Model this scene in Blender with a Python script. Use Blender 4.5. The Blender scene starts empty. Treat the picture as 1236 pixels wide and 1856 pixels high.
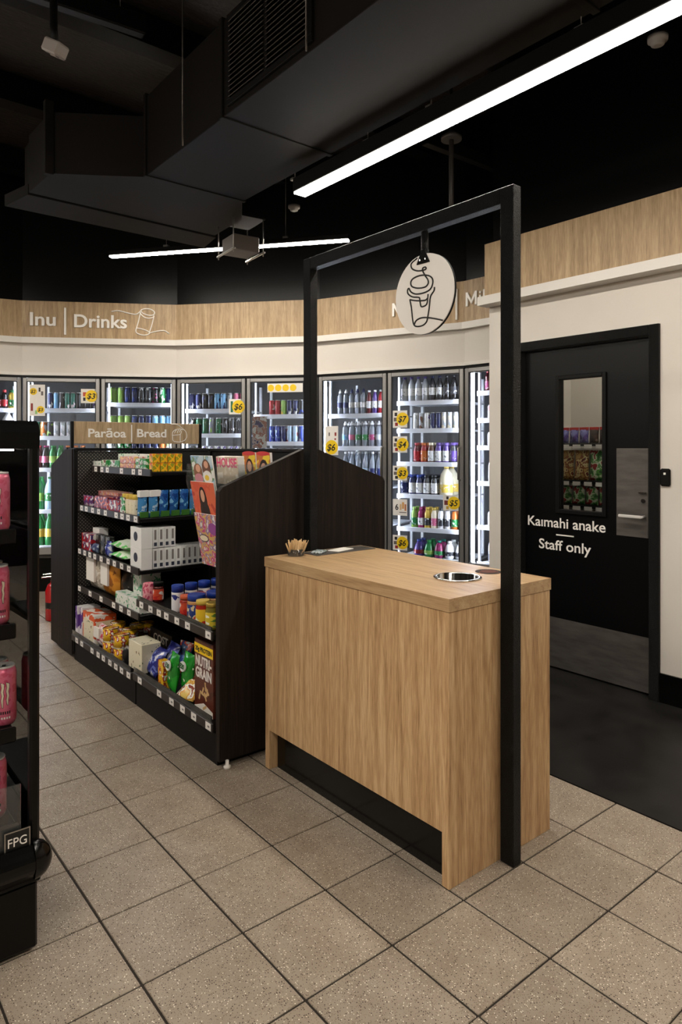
import bpy, math, random
from mathutils import Vector, Matrix

random.seed(7)
S = bpy.context.scene
COL = S.collection

# ---------------------------------------------------------------- camera, world, exposure
F_PX, HORIZON, YAW, EYE = 1232.0, 810.0, math.radians(39.05), 1.40
SY, CY = math.sin(YAW), math.cos(YAW)
cd = bpy.data.cameras.new('camera')
cd.sensor_fit = 'HORIZONTAL'
cd.sensor_width = 36.0
cd.lens = 36.0 * F_PX / 1236.0
cd.shift_y = -(928.0 - HORIZON) / 1236.0
cd.clip_start, cd.clip_end = 0.05, 60
cam = bpy.data.objects.new('camera', cd)
COL.objects.link(cam)
cam.location = (0, 0, EYE)
cam.rotation_euler = (math.pi / 2, 0, -YAW)
S.camera = cam

w = bpy.data.worlds.new('world')
S.world = w
w.use_nodes = True
w.node_tree.nodes['Background'].inputs[0].default_value = (0.6, 0.65, 0.75, 1)
w.node_tree.nodes['Background'].inputs[1].default_value = 0.02
S.view_settings.view_transform = 'Standard'
S.view_settings.look = 'None'
S.view_settings.exposure = 0.28
S.view_settings.gamma = 1.0
S.view_settings.use_curve_mapping = False
try:
    S.cycles.use_denoising = True
    S.cycles.sample_clamp_indirect = 4.0
    S.cycles.max_bounces = 6
    S.cycles.transparent_max_bounces = 16
    S.cycles.caustics_reflective = False
    S.cycles.caustics_refractive = False
except Exception:
    pass

LED_WARM = (1.0, 0.92, 0.81)
LED_COOL = (0.80, 0.86, 1.0)
LED_POWER = 46.0
FRIDGE_POWER = 72.0


# ---------------------------------------------------------------- measured points
def ray(u, v):
    a = (u - 618.0) / F_PX
    return Vector((SY + a * CY, CY - a * SY, -(v - HORIZON) / F_PX))


def on_plane(u, v, p0, n):
    r = ray(u, v)
    c = Vector((0, 0, EYE))
    return c + r * ((Vector(p0) - c).dot(Vector(n)) / r.dot(Vector(n)))


def onx(u, v, x):
    return on_plane(u, v, (x, 0, 0), (1, 0, 0))


def ony(u, v, y):
    return on_plane(u, v, (0, y, 0), (0, 1, 0))


def onz(u, v, z):
    return on_plane(u, v, (0, 0, z), (0, 0, 1))


def depth_pt(u, v, d):
    return Vector((0, 0, EYE)) + ray(u, v) * d


def project(p):
    d = p[0] * SY + p[1] * CY
    l = p[0] * CY - p[1] * SY
    return 618 + F_PX * l / d, HORIZON - F_PX * (p[2] - EYE) / d


# ---------------------------------------------------------------- materials
def s2l(c):
    return tuple(((x / 255) / 12.92 if x / 255 <= 0.04045 else ((x / 255 + 0.055) / 1.055) ** 2.4) for x in c)


MATS = {}


def nodes(m):
    m.use_nodes = True
    return m.node_tree.nodes, m.node_tree.links, m.node_tree.nodes['Principled BSDF']


def pm(name, rgb, rough=0.5, metal=0.0, coat=0.0, spec=0.5, bump=None):
    """plain surface: rgb in sRGB 0-255"""
    if name in MATS:
        return MATS[name]
    m = bpy.data.materials.new(name)
    n, l, b = nodes(m)
    b.inputs['Base Color'].default_value = (*s2l(rgb), 1)
    b.inputs['Roughness'].default_value = rough
    b.inputs['Metallic'].default_value = metal
    b.inputs['Coat Weight'].default_value = coat
    b.inputs['Specular IOR Level'].default_value = spec
    if bump:
        t = n.new('ShaderNodeTexCoord')
        no = n.new('ShaderNodeTexNoise')
        no.inputs['Scale'].default_value = bump[0]
        bp = n.new('ShaderNodeBump')
        bp.inputs['Strength'].default_value = bump[1]
        bp.inputs['Distance'].default_value = 0.01
        l.new(t.outputs['Object'], no.inputs['Vector'])
        l.new(no.outputs['Fac'], bp.inputs['Height'])
        l.new(bp.outputs['Normal'], b.inputs['Normal'])
    MATS[name] = m
    return m


def ramp(n, stops, const=False):
    r = n.new('ShaderNodeValToRGB')
    e = r.color_ramp.elements
    while len(e) < len(stops):
        e.new(0.5)
    for k, (p, c) in enumerate(stops):
        e[k].position = p
        e[k].color = (*s2l(c), 1)
    if const:
        r.color_ramp.interpolation = 'CONSTANT'
    return r


def wood(name, stops, stretch, rough=0.45, coords='Object', fine=90.0, spec=0.5):
    """streaky grain; stretch = scale of the noise along x, y, z"""
    if name in MATS:
        return MATS[name]
    m = bpy.data.materials.new(name)
    n, l, b = nodes(m)
    if coords == 'Position':
        src = n.new('ShaderNodeNewGeometry').outputs['Position']
    else:
        src = n.new('ShaderNodeTexCoord').outputs['Object']
    mp = n.new('ShaderNodeMapping')
    mp.inputs['Scale'].default_value = stretch
    l.new(src, mp.inputs['Vector'])
    n1 = n.new('ShaderNodeTexNoise')
    n1.inputs['Scale'].default_value = 1.0
    n1.inputs['Detail'].default_value = 6
    n1.inputs['Roughness'].default_value = 0.62
    n1.inputs['Distortion'].default_value = 0.6
    l.new(mp.outputs['Vector'], n1.inputs['Vector'])
    mp2 = n.new('ShaderNodeMapping')
    mp2.inputs['Scale'].default_value = [s * 7 for s in stretch]
    l.new(src, mp2.inputs['Vector'])
    n2 = n.new('ShaderNodeTexNoise')
    n2.inputs['Scale'].default_value = 1.0
    n2.inputs['Detail'].default_value = 4
    l.new(mp2.outputs['Vector'], n2.inputs['Vector'])
    mx = n.new('ShaderNodeMath')
    mx.operation = 'MULTIPLY_ADD'
    mx.inputs[1].default_value = 0.35
    l.new(n2.outputs['Fac'], mx.inputs[0])
    mx2 = n.new('ShaderNodeMath')
    mx2.operation = 'MULTIPLY'
    mx2.inputs[1].default_value = 0.65
    l.new(n1.outputs['Fac'], mx2.inputs[0])
    l.new(mx2.outputs[0], mx.inputs[2])
    r = ramp(n, stops)
    l.new(mx.outputs[0], r.inputs['Fac'])
    l.new(r.outputs['Color'], b.inputs['Base Color'])
    b.inputs['Roughness'].default_value = rough
    b.inputs['Specular IOR Level'].default_value = spec
    bp = n.new('ShaderNodeBump')
    bp.inputs['Strength'].default_value = 0.15
    bp.inputs['Distance'].default_value = 0.002
    l.new(n2.outputs['Fac'], bp.inputs['Height'])
    l.new(bp.outputs['Normal'], b.inputs['Normal'])
    MATS[name] = m
    return m


def terrazzo(name):
    m = bpy.data.materials.new(name)
    n, l, b = nodes(m)
    pos = n.new('ShaderNodeNewGeometry').outputs['Position']
    base = n.new('ShaderNodeTexNoise')
    base.inputs['Scale'].default_value = 9
    base.inputs['Detail'].default_value = 5
    l.new(pos, base.inputs['Vector'])
    r0 = ramp(n, [(0.3, (147, 133, 118)), (0.7, (163, 150, 135))])
    l.new(base.outputs['Fac'], r0.inputs['Fac'])
    cur = r0.outputs['Color']
    for scale, thr, col in ((165, 0.30, (72, 58, 47)), (150, 0.25, (232, 224, 210)), (280, 0.36, (114, 98, 84))):
        v = n.new('ShaderNodeTexVoronoi')
        v.inputs['Scale'].default_value = scale
        l.new(pos, v.inputs['Vector'])
        sep = n.new('ShaderNodeSeparateColor')
        l.new(v.outputs['Color'], sep.inputs[0])
        pick = n.new('ShaderNodeMath')
        pick.operation = 'LESS_THAN'
        pick.inputs[1].default_value = 0.36
        l.new(sep.outputs[0], pick.inputs[0])
        near = n.new('ShaderNodeMath')
        near.operation = 'LESS_THAN'
        near.inputs[1].default_value = thr
        l.new(v.outputs['Distance'], near.inputs[0])
        mul = n.new('ShaderNodeMath')
        mul.operation = 'MULTIPLY'
        l.new(pick.outputs[0], mul.inputs[0])
        l.new(near.outputs[0], mul.inputs[1])
        mix = n.new('ShaderNodeMix')
        mix.data_type = 'RGBA'
        l.new(mul.outputs[0], mix.inputs[0])
        l.new(cur, mix.inputs[6])
        mix.inputs[7].default_value = (*s2l(col), 1)
        cur = mix.outputs[2]
    oi = n.new('ShaderNodeObjectInfo')
    mr = n.new('ShaderNodeMapRange')
    mr.inputs['To Min'].default_value = 0.92
    mr.inputs['To Max'].default_value = 1.06
    l.new(oi.outputs['Random'], mr.inputs['Value'])
    vm = n.new('ShaderNodeVectorMath')
    vm.operation = 'SCALE'
    l.new(cur, vm.inputs[0])
    l.new(mr.outputs[0], vm.inputs['Scale'])
    l.new(vm.outputs[0], b.inputs['Base Color'])
    b.inputs['Roughness'].default_value = 0.42
    b.inputs['Specular IOR Level'].default_value = 0.4
    bp = n.new('ShaderNodeBump')
    bp.inputs['Strength'].default_value = 0.05
    bp.inputs['Distance'].default_value = 0.002
    l.new(base.outputs['Fac'], bp.inputs['Height'])
    l.new(bp.outputs['Normal'], b.inputs['Normal'])
    return m


def mottled(name, stops, scale=4.0, rough=0.5, spec=0.5, bump=0.0, stretch=(1, 1, 1)):
    if name in MATS:
        return MATS[name]
    m = bpy.data.materials.new(name)
    n, l, b = nodes(m)
    src = n.new('ShaderNodeTexCoord').outputs['Object']
    mp = n.new('ShaderNodeMapping')
    mp.inputs['Scale'].default_value = stretch
    l.new(src, mp.inputs['Vector'])
    no = n.new('ShaderNodeTexNoise')
    no.inputs['Scale'].default_value = scale
    no.inputs['Detail'].default_value = 7
    l.new(mp.outputs['Vector'], no.inputs['Vector'])
    r = ramp(n, stops)
    l.new(no.outputs['Fac'], r.inputs['Fac'])
    l.new(r.outputs['Color'], b.inputs['Base Color'])
    b.inputs['Roughness'].default_value = rough
    b.inputs['Specular IOR Level'].default_value = spec
    if bump:
        bp = n.new('ShaderNodeBump')
        bp.inputs['Strength'].default_value = bump
        bp.inputs['Distance'].default_value = 0.01
        l.new(no.outputs['Fac'], bp.inputs['Height'])
        l.new(bp.outputs['Normal'], b.inputs['Normal'])
    MATS[name] = m
    return m


def printed(name, cols, scale=22.0, rough=0.35, seed=0.0, stretch=(1, 1, 1), cuts=(0.42, 0.58)):
    """packaging print: hard-edged patches of the pack's own colours"""
    if name in MATS:
        return MATS[name]
    m = bpy.data.materials.new(name)
    n, l, b = nodes(m)
    src = n.new('ShaderNodeTexCoord').outputs['Object']
    mp = n.new('ShaderNodeMapping')
    mp.inputs['Location'].default_value = (seed * 3.1, seed * 1.7, seed * 2.3)
    mp.inputs['Scale'].default_value = stretch
    l.new(src, mp.inputs['Vector'])
    no = n.new('ShaderNodeTexNoise')
    no.inputs['Scale'].default_value = scale
    no.inputs['Detail'].default_value = 2.5
    l.new(mp.outputs['Vector'], no.inputs['Vector'])
    stops = [(0.0, cols[0])]
    for k, c in enumerate(cols[1:]):
        stops.append((cuts[0] + (cuts[1] - cuts[0]) * k / max(1, len(cols) - 2), c))
    r = ramp(n, stops, True)
    l.new(no.outputs['Fac'], r.inputs['Fac'])
    l.new(r.outputs['Color'], b.inputs['Base Color'])
    b.inputs['Roughness'].default_value = rough
    MATS[name] = m
    return m


def glow(name, rgb, strength):
    if name in MATS:
        return MATS[name]
    m = bpy.data.materials.new(name)
    n, l, b = nodes(m)
    b.inputs['Base Color'].default_value = (0.8, 0.8, 0.8, 1)
    b.inputs['Emission Color'].default_value = (*rgb, 1)
    b.inputs['Emission Strength'].default_value = strength
    MATS[name] = m
    return m


def clear(name, tint=(1, 1, 1), gloss=0.08, body=0.0, body_col=(200, 200, 200), rough=0.02):
    """thin clear sheet or plastic: see-through with a mirror film, optionally a little body colour"""
    if name in MATS:
        return MATS[name]
    m = bpy.data.materials.new(name)
    m.use_nodes = True
    n, l = m.node_tree.nodes, m.node_tree.links
    n.remove(n['Principled BSDF'])
    out = n['Material Output']
    tr = n.new('ShaderNodeBsdfTransparent')
    tr.inputs[0].default_value = (*tint, 1)
    gl = n.new('ShaderNodeBsdfGlossy')
    gl.inputs['Roughness'].default_value = rough
    fr = n.new('ShaderNodeFresnel')
    fr.inputs['IOR'].default_value = 1.35 + gloss
    mx = n.new('ShaderNodeMixShader')
    l.new(fr.outputs[0], mx.inputs[0])
    cur = tr.outputs[0]
    if body:
        df = n.new('ShaderNodeBsdfDiffuse')
        df.inputs[0].default_value = (*s2l(body_col), 1)
        m2 = n.new('ShaderNodeMixShader')
        m2.inputs[0].default_value = body
        l.new(cur, m2.inputs[1])
        l.new(df.outputs[0], m2.inputs[2])
        cur = m2.outputs[0]
    l.new(cur, mx.inputs[1])
    l.new(gl.outputs[0], mx.inputs[2])
    l.new(mx.outputs[0], out.inputs['Surface'])
    MATS[name] = m
    return m


def perforated(name):
    m = bpy.data.materials.new(name)
    n, l, b = nodes(m)
    src = n.new('ShaderNodeTexCoord').outputs['Object']
    mp = n.new('ShaderNodeMapping')
    mp.inputs['Rotation'].default_value = (0, math.radians(45), 0)
    mp.inputs['Scale'].default_value = (62, 1, 62)
    l.new(src, mp.inputs['Vector'])
    sp = n.new('ShaderNodeSeparateXYZ')
    l.new(mp.outputs['Vector'], sp.inputs[0])
    outs = []
    for ax in (0, 2):
        fr = n.new('ShaderNodeMath')
        fr.operation = 'FRACT'
        l.new(sp.outputs[ax], fr.inputs[0])
        sb = n.new('ShaderNodeMath')
        sb.operation = 'SUBTRACT'
        sb.inputs[1].default_value = 0.5
        l.new(fr.outputs[0], sb.inputs[0])
        pw = n.new('ShaderNodeMath')
        pw.operation = 'POWER'
        pw.inputs[1].default_value = 2
        l.new(sb.outputs[0], pw.inputs[0])
        outs.append(pw)
    ad = n.new('ShaderNodeMath')
    l.new(outs[0].outputs[0], ad.inputs[0])
    l.new(outs[1].outputs[0], ad.inputs[1])
    lt = n.new('ShaderNodeMath')
    lt.operation = 'LESS_THAN'
    lt.inputs[1].default_value = 0.035
    l.new(ad.outputs[0], lt.inputs[0])
    mix = n.new('ShaderNodeMix')
    mix.data_type = 'RGBA'
    mix.inputs[6].default_value = (*s2l((24, 22, 21)), 1)
    mix.inputs[7].default_value = (*s2l((150, 146, 138)), 1)
    l.new(lt.outputs[0], mix.inputs[0])
    l.new(mix.outputs[2], b.inputs['Base Color'])
    b.inputs['Roughness'].default_value = 0.5
    return m


OAK = wood('oak_upright', [(0.31, (128, 94, 62)), (0.41, (170, 133, 92)), (0.50, (191, 154, 111)), (0.62, (214, 182, 139))], (40, 40, 2.4), 0.45, 'Position')
OAK_TOP = wood('oak_top', [(0.30, (142, 110, 76)), (0.45, (176, 143, 104)), (0.58, (190, 160, 120)), (0.7, (204, 178, 140))], (30, 2.0, 30), 0.42, 'Position')
OAK_BAND = wood('oak_band', [(0.30, (124, 100, 72)), (0.41, (157, 131, 97)), (0.51, (175, 148, 112)), (0.64, (194, 169, 132))], (38, 38, 2.6), 0.5, 'Position')
DARKWOOD = wood('dark_timber', [(0.3, (18, 14, 12)), (0.5, (31, 24, 21)), (0.7, (46, 37, 32))], (40, 40, 1.2), 0.6, 'Position', spec=0.2)
BLACK = pm('black_powdercoat', (7, 6, 6), 0.5, spec=0.2)
BLACK_TEX = pm('black_textured_steel', (7, 7, 7), 0.36, 0.0, spec=0.24, bump=(330, 0.9))
BLACK_SHELF = pm('black_shelf', (10, 9, 9), 0.45, spec=0.2)
BLACK_GLOSS = pm('black_gloss', (6, 6, 6), 0.18, spec=0.3)
BLACK_WALL = pm('black_wall', (5, 5, 5), 0.34, spec=0.15)
DUCT = pm('duct_paint', (24, 21, 19), 0.65, spec=0.15)
DUCT_DARK = pm('grille_paint', (20, 18, 17), 0.6, spec=0.15)
CEIL = mottled('ceiling_foil', [(0.35, (24, 20, 18)), (0.65, (48, 41, 37))], 14, 0.55, bump=0.6, stretch=(1, 3, 1))
WHITE_WALL = mottled('white_wall', [(0.3, (212, 206, 197)), (0.7, (220, 214, 206))], 2.0, 0.55)
WHITE_TRIM = pm('white_trim', (226, 222, 215), 0.4)
STEEL = pm('brushed_steel', (176, 172, 166), 0.32, 0.9)
STEEL_DARK = mottled('scuffed_steel', [(0.3, (92, 88, 85)), (0.7, (116, 111, 107))], 6, 0.42, stretch=(1, 1, 5))
MATS['scuffed_steel'].node_tree.nodes['Principled BSDF'].inputs['Metallic'].default_value = 0.55
CHROME = pm('chrome', (215, 213, 210), 0.12, 1.0)
ALU = pm('fridge_aluminium', (158, 157, 156), 0.28, 0.55)
GASKET = pm('gasket', (28, 27, 27), 0.5)
WHITE_SHELF = pm('white_shelf', (228, 230, 236), 0.4)
WHITE_LETTER = pm('white_letter', (246, 242, 236), 0.4)
TICKET = pm('ticket_paper', (236, 232, 228), 0.5)
INK = pm('ink_black', (20, 18, 18), 0.5)
YELLOW = pm('price_yellow', (246, 208, 26), 0.45)
PAPER = pm('paper', (240, 236, 230), 0.5)
GLASS = clear('glass', (0.96, 0.98, 0.98), 0.1)
ACRYLIC = clear('acrylic', (0.90, 0.92, 0.92), 0.2, 0.06, (200, 205, 205))
TERRAZZO = terrazzo('terrazzo_tile')
GROUT = pm('grout', (40, 33, 26), 0.9)
VINYL = mottled('black_vinyl', [(0.3, (17, 16, 16)), (0.7, (38, 36, 35))], 5.5, 0.42, spec=0.25, bump=0.05)
PERF = perforated('perforated_steel')


# ---------------------------------------------------------------- mesh building
class MB:
    def __init__(self):
        self.v, self.f, self.m, self.s = [], [], [], []

    def add(self, vs, fs, mi=0, smooth=False):
        o = len(self.v)
        self.v += [tuple(p) for p in vs]
        self.f += [tuple(i + o for i in f) for f in fs]
        self.m += [mi] * len(fs)
        self.s += [smooth] * len(fs)
        return self

    def box(self, x0, x1, y0, y1, z0, z1, mi=0):
        vs = [(x, y, z) for z in (z0, z1) for y in (y0, y1) for x in (x0, x1)]
        return self.add(vs, [(0, 2, 3, 1), (4, 5, 7, 6), (0, 1, 5, 4), (2, 6, 7, 3), (0, 4, 6, 2), (1, 3, 7, 5)], mi)

    def cbox(self, x0, x1, y0, y1, z0, z1, b=0.004, mi=0):
        """chamfered box"""
        b = min(b, (x1 - x0) * 0.45, (y1 - y0) * 0.45, (z1 - z0) * 0.45)
        vs, idx = [], {}
        for i, X in enumerate((x0, x1)):
            for j, Y in enumerate((y0, y1)):
                for k, Z in enumerate((z0, z1)):
                    sx, sy, sz = (b if i == 0 else -b), (b if j == 0 else -b), (b if k == 0 else -b)
                    for ax, p in (('x', (X, Y + sy, Z + sz)), ('y', (X + sx, Y, Z + sz)), ('z', (X + sx, Y + sy, Z))):
                        idx[i, j, k, ax] = len(vs)
                        vs.append(p)
        I = idx
        fs = []
        for i in (0, 1):
            q = [I[i, 0, 0, 'x'], I[i, 0, 1, 'x'], I[i, 1, 1, 'x'], I[i, 1, 0, 'x']]
            fs.append(q if i == 0 else q[::-1])
            q = [I[0, i, 0, 'y'], I[1, i, 0, 'y'], I[1, i, 1, 'y'], I[0, i, 1, 'y']]
            fs.append(q if i == 0 else q[::-1])
            q = [I[0, 0, i, 'z'], I[0, 1, i, 'z'], I[1, 1, i, 'z'], I[1, 0, i, 'z']]
            fs.append(q if i == 0 else q[::-1])
        for a in (0, 1):
            for c in (0, 1):
                q = [I[a, c, 0, 'x'], I[a, c, 0, 'y'], I[a, c, 1, 'y'], I[a, c, 1, 'x']]
                fs.append(q if a == c else q[::-1])
                q = [I[a, 0, c, 'x'], I[a, 1, c, 'x'], I[a, 1, c, 'z'], I[a, 0, c, 'z']]
                fs.append(q if a != c else q[::-1])
                q = [I[0, a, c, 'y'], I[0, a, c, 'z'], I[1, a, c, 'z'], I[1, a, c, 'y']]
                fs.append(q if a != c else q[::-1])
                for k in (0, 1):
                    q = [I[a, c, k, 'x'], I[a, c, k, 'y'], I[a, c, k, 'z']]
                    fs.append(q[::-1] if (a + c + k) % 2 == 0 else q)
        return self.add(vs, fs, mi)

    def prism(self, poly, h0, h1, axis='z', mi=0):
        """extrude a 2-D polygon; axis z: (x,y), axis y: (x,z), axis x: (y,z)"""
        def P(a, b, h):
            return {'z': (a, b, h), 'y': (a, h, b), 'x': (h, a, b)}[axis]
        n = len(poly)
        vs = [P(a, b, h0) for a, b in poly] + [P(a, b, h1) for a, b in poly]
        fs = [tuple(range(n))[::-1], tuple(range(n, 2 * n))]
        fs += [(i, (i + 1) % n, n + (i + 1) % n, n + i) for i in range(n)]
        return self.add(vs, fs, mi)

    def hull(self, lower, upper, mi=0):
        """loft between two rings of 3-D points"""
        n = len(lower)
        fs = [tuple(range(n))[::-1], tuple(range(n, 2 * n))]
        fs += [(i, (i + 1) % n, n + (i + 1) % n, n + i) for i in range(n)]
        return self.add(list(lower) + list(upper), fs, mi)

    def lathe(self, prof, n=14, c=(0, 0, 0), mi=0, smooth=True, caps=True):
        vs, fs = [], []
        for r, z in prof:
            for k in range(n):
                a = 2 * math.pi * k / n
                vs.append((c[0] + r * math.cos(a), c[1] + r * math.sin(a), c[2] + z))
        for j in range(len(prof) - 1):
            for k in range(n):
                k2 = (k + 1) % n
                fs.append((j * n + k, j * n + k2, (j + 1) * n + k2, (j + 1) * n + k))
        self.add(vs, fs, mi, smooth)
        if caps:
            o = len(self.v) - len(vs)
            self.f.append(tuple(o + k for k in range(n))[::-1])
            self.f.append(tuple(o + (len(prof) - 1) * n + k for k in range(n)))
            self.m += [mi, mi]
            self.s += [False, False]
        return self

    def tube(self, pts, r, n=6, mi=0, closed=False):
        pts = [Vector(p) for p in pts]
        vs, fs = [], []
        N = len(pts)
        up = None
        for i, p in enumerate(pts):
            t = (pts[min(i + 1, N - 1)] - pts[max(i - 1, 0)])
            if t.length < 1e-9:
                t = Vector((0, 0, 1))
            t.normalize()
            if up is None:
                up = t.orthogonal().normalized()
            up = (up - t * up.dot(t))
            up = up.normalized() if up.length > 1e-6 else t.orthogonal().normalized()
            sd = t.cross(up)
            for k in range(n):
                a = 2 * math.pi * k / n
                vs.append(p + up * (r * math.cos(a)) + sd * (r * math.sin(a)))
        for i in range(N - 1):
            for k in range(n):
                k2 = (k + 1) % n
                fs.append((i * n + k, i * n + k2, (i + 1) * n + k2, (i + 1) * n + k))
        fs.append(tuple(range(n))[::-1])
        fs.append(tuple((N - 1) * n + k for k in range(n)))
        return self.add(vs, fs, mi, True)

    def mesh(self, name, mats):
        me = bpy.data.meshes.new(name)
        me.from_pydata(self.v, [], self.f)
        for m in (mats if isinstance(mats, (list, tuple)) else [mats]):
            me.materials.append(m)
        me.polygons.foreach_set('material_index', self.m)
        me.polygons.foreach_set('use_smooth', self.s)
        me.update()
        return me

    def obj(self, name, mats, parent=None, loc=None, rz=0.0):
        return place(name, self.mesh(name, mats), parent, loc, rz)


def place(name, me, parent=None, loc=None, rz=0.0):
    o = bpy.data.objects.new(name, me)
    COL.objects.link(o)
    o.parent = parent
    if loc is not None:
        o.location = loc
    if rz:
        o.rotation_euler = (0, 0, rz)
    return o


def tag(o, label=None, cat=None, group=None, kind=None):
    if label:
        o['label'] = label
    if cat:
        o['category'] = cat
    if group:
        o['group'] = group
    if kind:
        o['kind'] = kind
    return o


def thing(name, label, cat, loc=(0, 0, 0), rz=0.0, group=None):
    o = bpy.data.objects.new(name, None)
    COL.objects.link(o)
    o.location = loc
    o.rotation_euler = (0, 0, rz)
    o.empty_display_size = 0.05
    return tag(o, label, cat, group)


def struct(name, mb, mats, parent=None):
    o = mb.obj(name, mats, parent)
    if parent is None:
        o['kind'] = 'structure'
    return o


def text_mesh(txt, width, height, depth, bold=0.0):
    """letters in the local x-z plane, front towards -y, lower-left at the origin; height is that of a capital"""
    cu = bpy.data.curves.new('lettering', 'FONT')
    cu.body = txt
    cu.offset = bold
    cu.extrude = 0.05
    cu.resolution_u = 4
    o = bpy.data.objects.new('lettering', cu)
    COL.objects.link(o)
    dg = bpy.context.evaluated_depsgraph_get()
    me = bpy.data.meshes.new_from_object(o.evaluated_get(dg))
    bpy.data.objects.remove(o)
    bpy.data.curves.remove(cu)
    xs = [v.co.x for v in me.vertices] or [0, 1]
    x0, x1 = min(xs), max(xs)
    ys = [v.co.y for v in me.vertices]
    cap = 0.70
    for v in me.vertices:
        x, y, z = v.co
        v.co = ((x - x0) / (x1 - x0) * width, -(z + 0.05) / 0.1 * depth, y / cap * height)
    me.update()
    return me


def lettering(name, txt, parent, loc, width, height, mat, depth=0.004, rz=0.0, bold=0.0, shear=0.0):
    me = text_mesh(txt, width, height, depth, bold)
    if shear:
        for v in me.vertices:
            v.co.x += v.co.z * shear
    me.materials.clear()
    me.materials.append(mat)
    for p in me.polygons:
        p.material_index = 0
    return place(name, me, parent, loc, rz)


def smooth_path(pts, k=4):
    """Catmull-Rom through the points"""
    pts = [Vector(p) for p in pts]
    out = []
    for i in range(len(pts) - 1):
        p0, p1, p2, p3 = pts[max(i - 1, 0)], pts[i], pts[i + 1], pts[min(i + 2, len(pts) - 1)]
        for j in range(k):
            t = j / k
            out.append(0.5 * ((2 * p1) + (p2 - p0) * t + (2 * p0 - 5 * p1 + 4 * p2 - p3) * t * t + (3 * p1 - p0 - 3 * p2 + p3) * t ** 3))
    out.append(pts[-1])
    return out


# ================================================================ THE SHELL
# floor: grout bed, terrazzo tiles, black vinyl
TX, TY, TX0, TY0 = 0.3019, 0.3075, 1.317, 1.3936
floor = struct('floor', MB().box(-4.5, 5.6, -4.5, 8.6, -0.1, -0.004), [GROUT])
floor['label'] = 'floor of square speckled beige tiles with dark joints'
g = 0.0036
tile_mesh = MB().cbox(g - TX / 2, TX / 2 - g, 0.0028 - TY / 2, TY / 2 - 0.0028, -0.02, 0.0, 0.0016).mesh('tile', [TERRAZZO])
near_tiles, far_tiles = [], []
for i in range(-19, 4):
    for j in range(-19, 24):
        x, y = TX0 + (i + 0.5) * TX, TY0 + (j + 0.5) * TY
        d = x * SY + y * CY
        seen = False
        if d > 0.9:
            u, v = project((x, y, 0))
            seen = -60 < u < 1290 and v < 1960 and y < 6.9 and not (x > 1.75 and y > 2.4) and not (1.65 < x < 2.1 and 1.5 < y < 2.5)
        (near_tiles if seen and len(near_tiles) < 295 else far_tiles).append((x, y))
for x, y in near_tiles:
    o = place('tile', tile_mesh, floor, (x, y, random.uniform(-0.0006, 0.0)))
mb = MB()
for x, y in far_tiles:
    mb.box(x - TX / 2 + g, x + TX / 2 - g, y - TY / 2 + 0.0022, y + TY / 2 - 0.0022, -0.02, 0)
rest = mb.obj('tile_field', [TERRAZZO], floor)
rest['kind'] = 'stuff'
vin = struct('floor_vinyl', MB().box(TX0 + 4 * TX + 0.003, 5.6, -4.5, 8.6, -0.02, 0.0005), [VINYL])

# ceiling with purlins
struct('ceiling', MB().box(-4.5, 5.8, -4.5, 8.8, 4.15, 4.25), [CEIL])
for k, y in enumerate((0.2, 1.5, 2.8, 4.1, 5.4, 6.7)):
    struct('beam_%d' % (k + 1), MB().box(-4.4, 5.6, y, y + 0.07, 3.93, 4.14).box(-4.4, 5.6, y - 0.04, y + 0.11, 3.92, 3.935), [BLACK])
for k, x in enumerate((0.1, 3.1)):
    struct('beam_%d' % (k + 7), MB().box(x, x + 0.14, -4.4, 8.4, 3.66, 3.90), [BLACK])

# outer walls of the shop that the photograph does not reach
struct('wall_left', MB().box(-4.5, -4.4, -4.5, 8.6, 0, 4.15), [WHITE_WALL])
struct('wall_front', MB().box(-4.5, 5.6, -4.5, -4.4, 0, 4.15), [WHITE_WALL])
struct('wall_far', MB().box(-4.5, 5.8, 8.6, 8.7, 0, 4.15), [BLACK_WALL])
struct('wall_side', MB().box(5.6, 5.7, -4.5, 8.6, 0, 4.15), [BLACK_WALL])

# ---------------------------------------------------------------- the faceted cool-room wall
COR = [Vector((0.3207, 7.238, 0)), Vector((1.7167, 6.9285, 0)), Vector((2.946, 6.190, 0)), Vector((3.875, 5.115, 0)),
       Vector((4.402, 3.779, 0)), Vector((4.44, 3.03, 0))]
FAC = []
for a, b in zip(COR[:-1], COR[1:]):
    h = math.atan2(b.y - a.y, b.x - a.x)
    FAC.append((a, h, (b - a).length))
Z_BAND0, Z_BAND1, Z_LEDGE0, Z_RAIL = 2.44, 2.79, 2.385, 2.108


def facet_point(k, u, v, off=0.0):
    """local x, z on facet k (plane moved by off towards the room)"""
    a, h, L = FAC[k]
    n = Vector((-math.sin(h), math.cos(h), 0))
    p = on_plane(u, v, a - n * off, n)
    q = p - a
    return q.x * math.cos(h) + q.y * math.sin(h), p.z


def strip(k, y0, y1, z0, z1):
    """box along facet k, mitred against its neighbours; y is distance into the wall"""
    a, h, L = FAC[k]
    hl = FAC[k - 1][1] if k > 0 else h
    hr = FAC[k + 1][1] if k < len(FAC) - 1 else h
    tl, tr = math.tan((h - hl) / 2), math.tan((hr - h) / 2)
    poly = [(y0 * -tl * -1 * -1, y0), (L - y0 * tr, y0), (L - y1 * tr, y1), (y1 * tl, y1)]
    poly[0] = (y0 * tl, y0)
    return poly, z0, z1


def facet_obj(name, k, y0, y1, z0, z1, mats, parent=None):
    poly, z0, z1 = strip(k, y0, y1, z0, z1)
    a, h, L = FAC[k]
    o = MB().prism(poly, z0, z1).obj(name, mats, parent, None if parent else a, 0 if parent else h)
    if parent is None:
        o['kind'] = 'structure'
    return o


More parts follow.
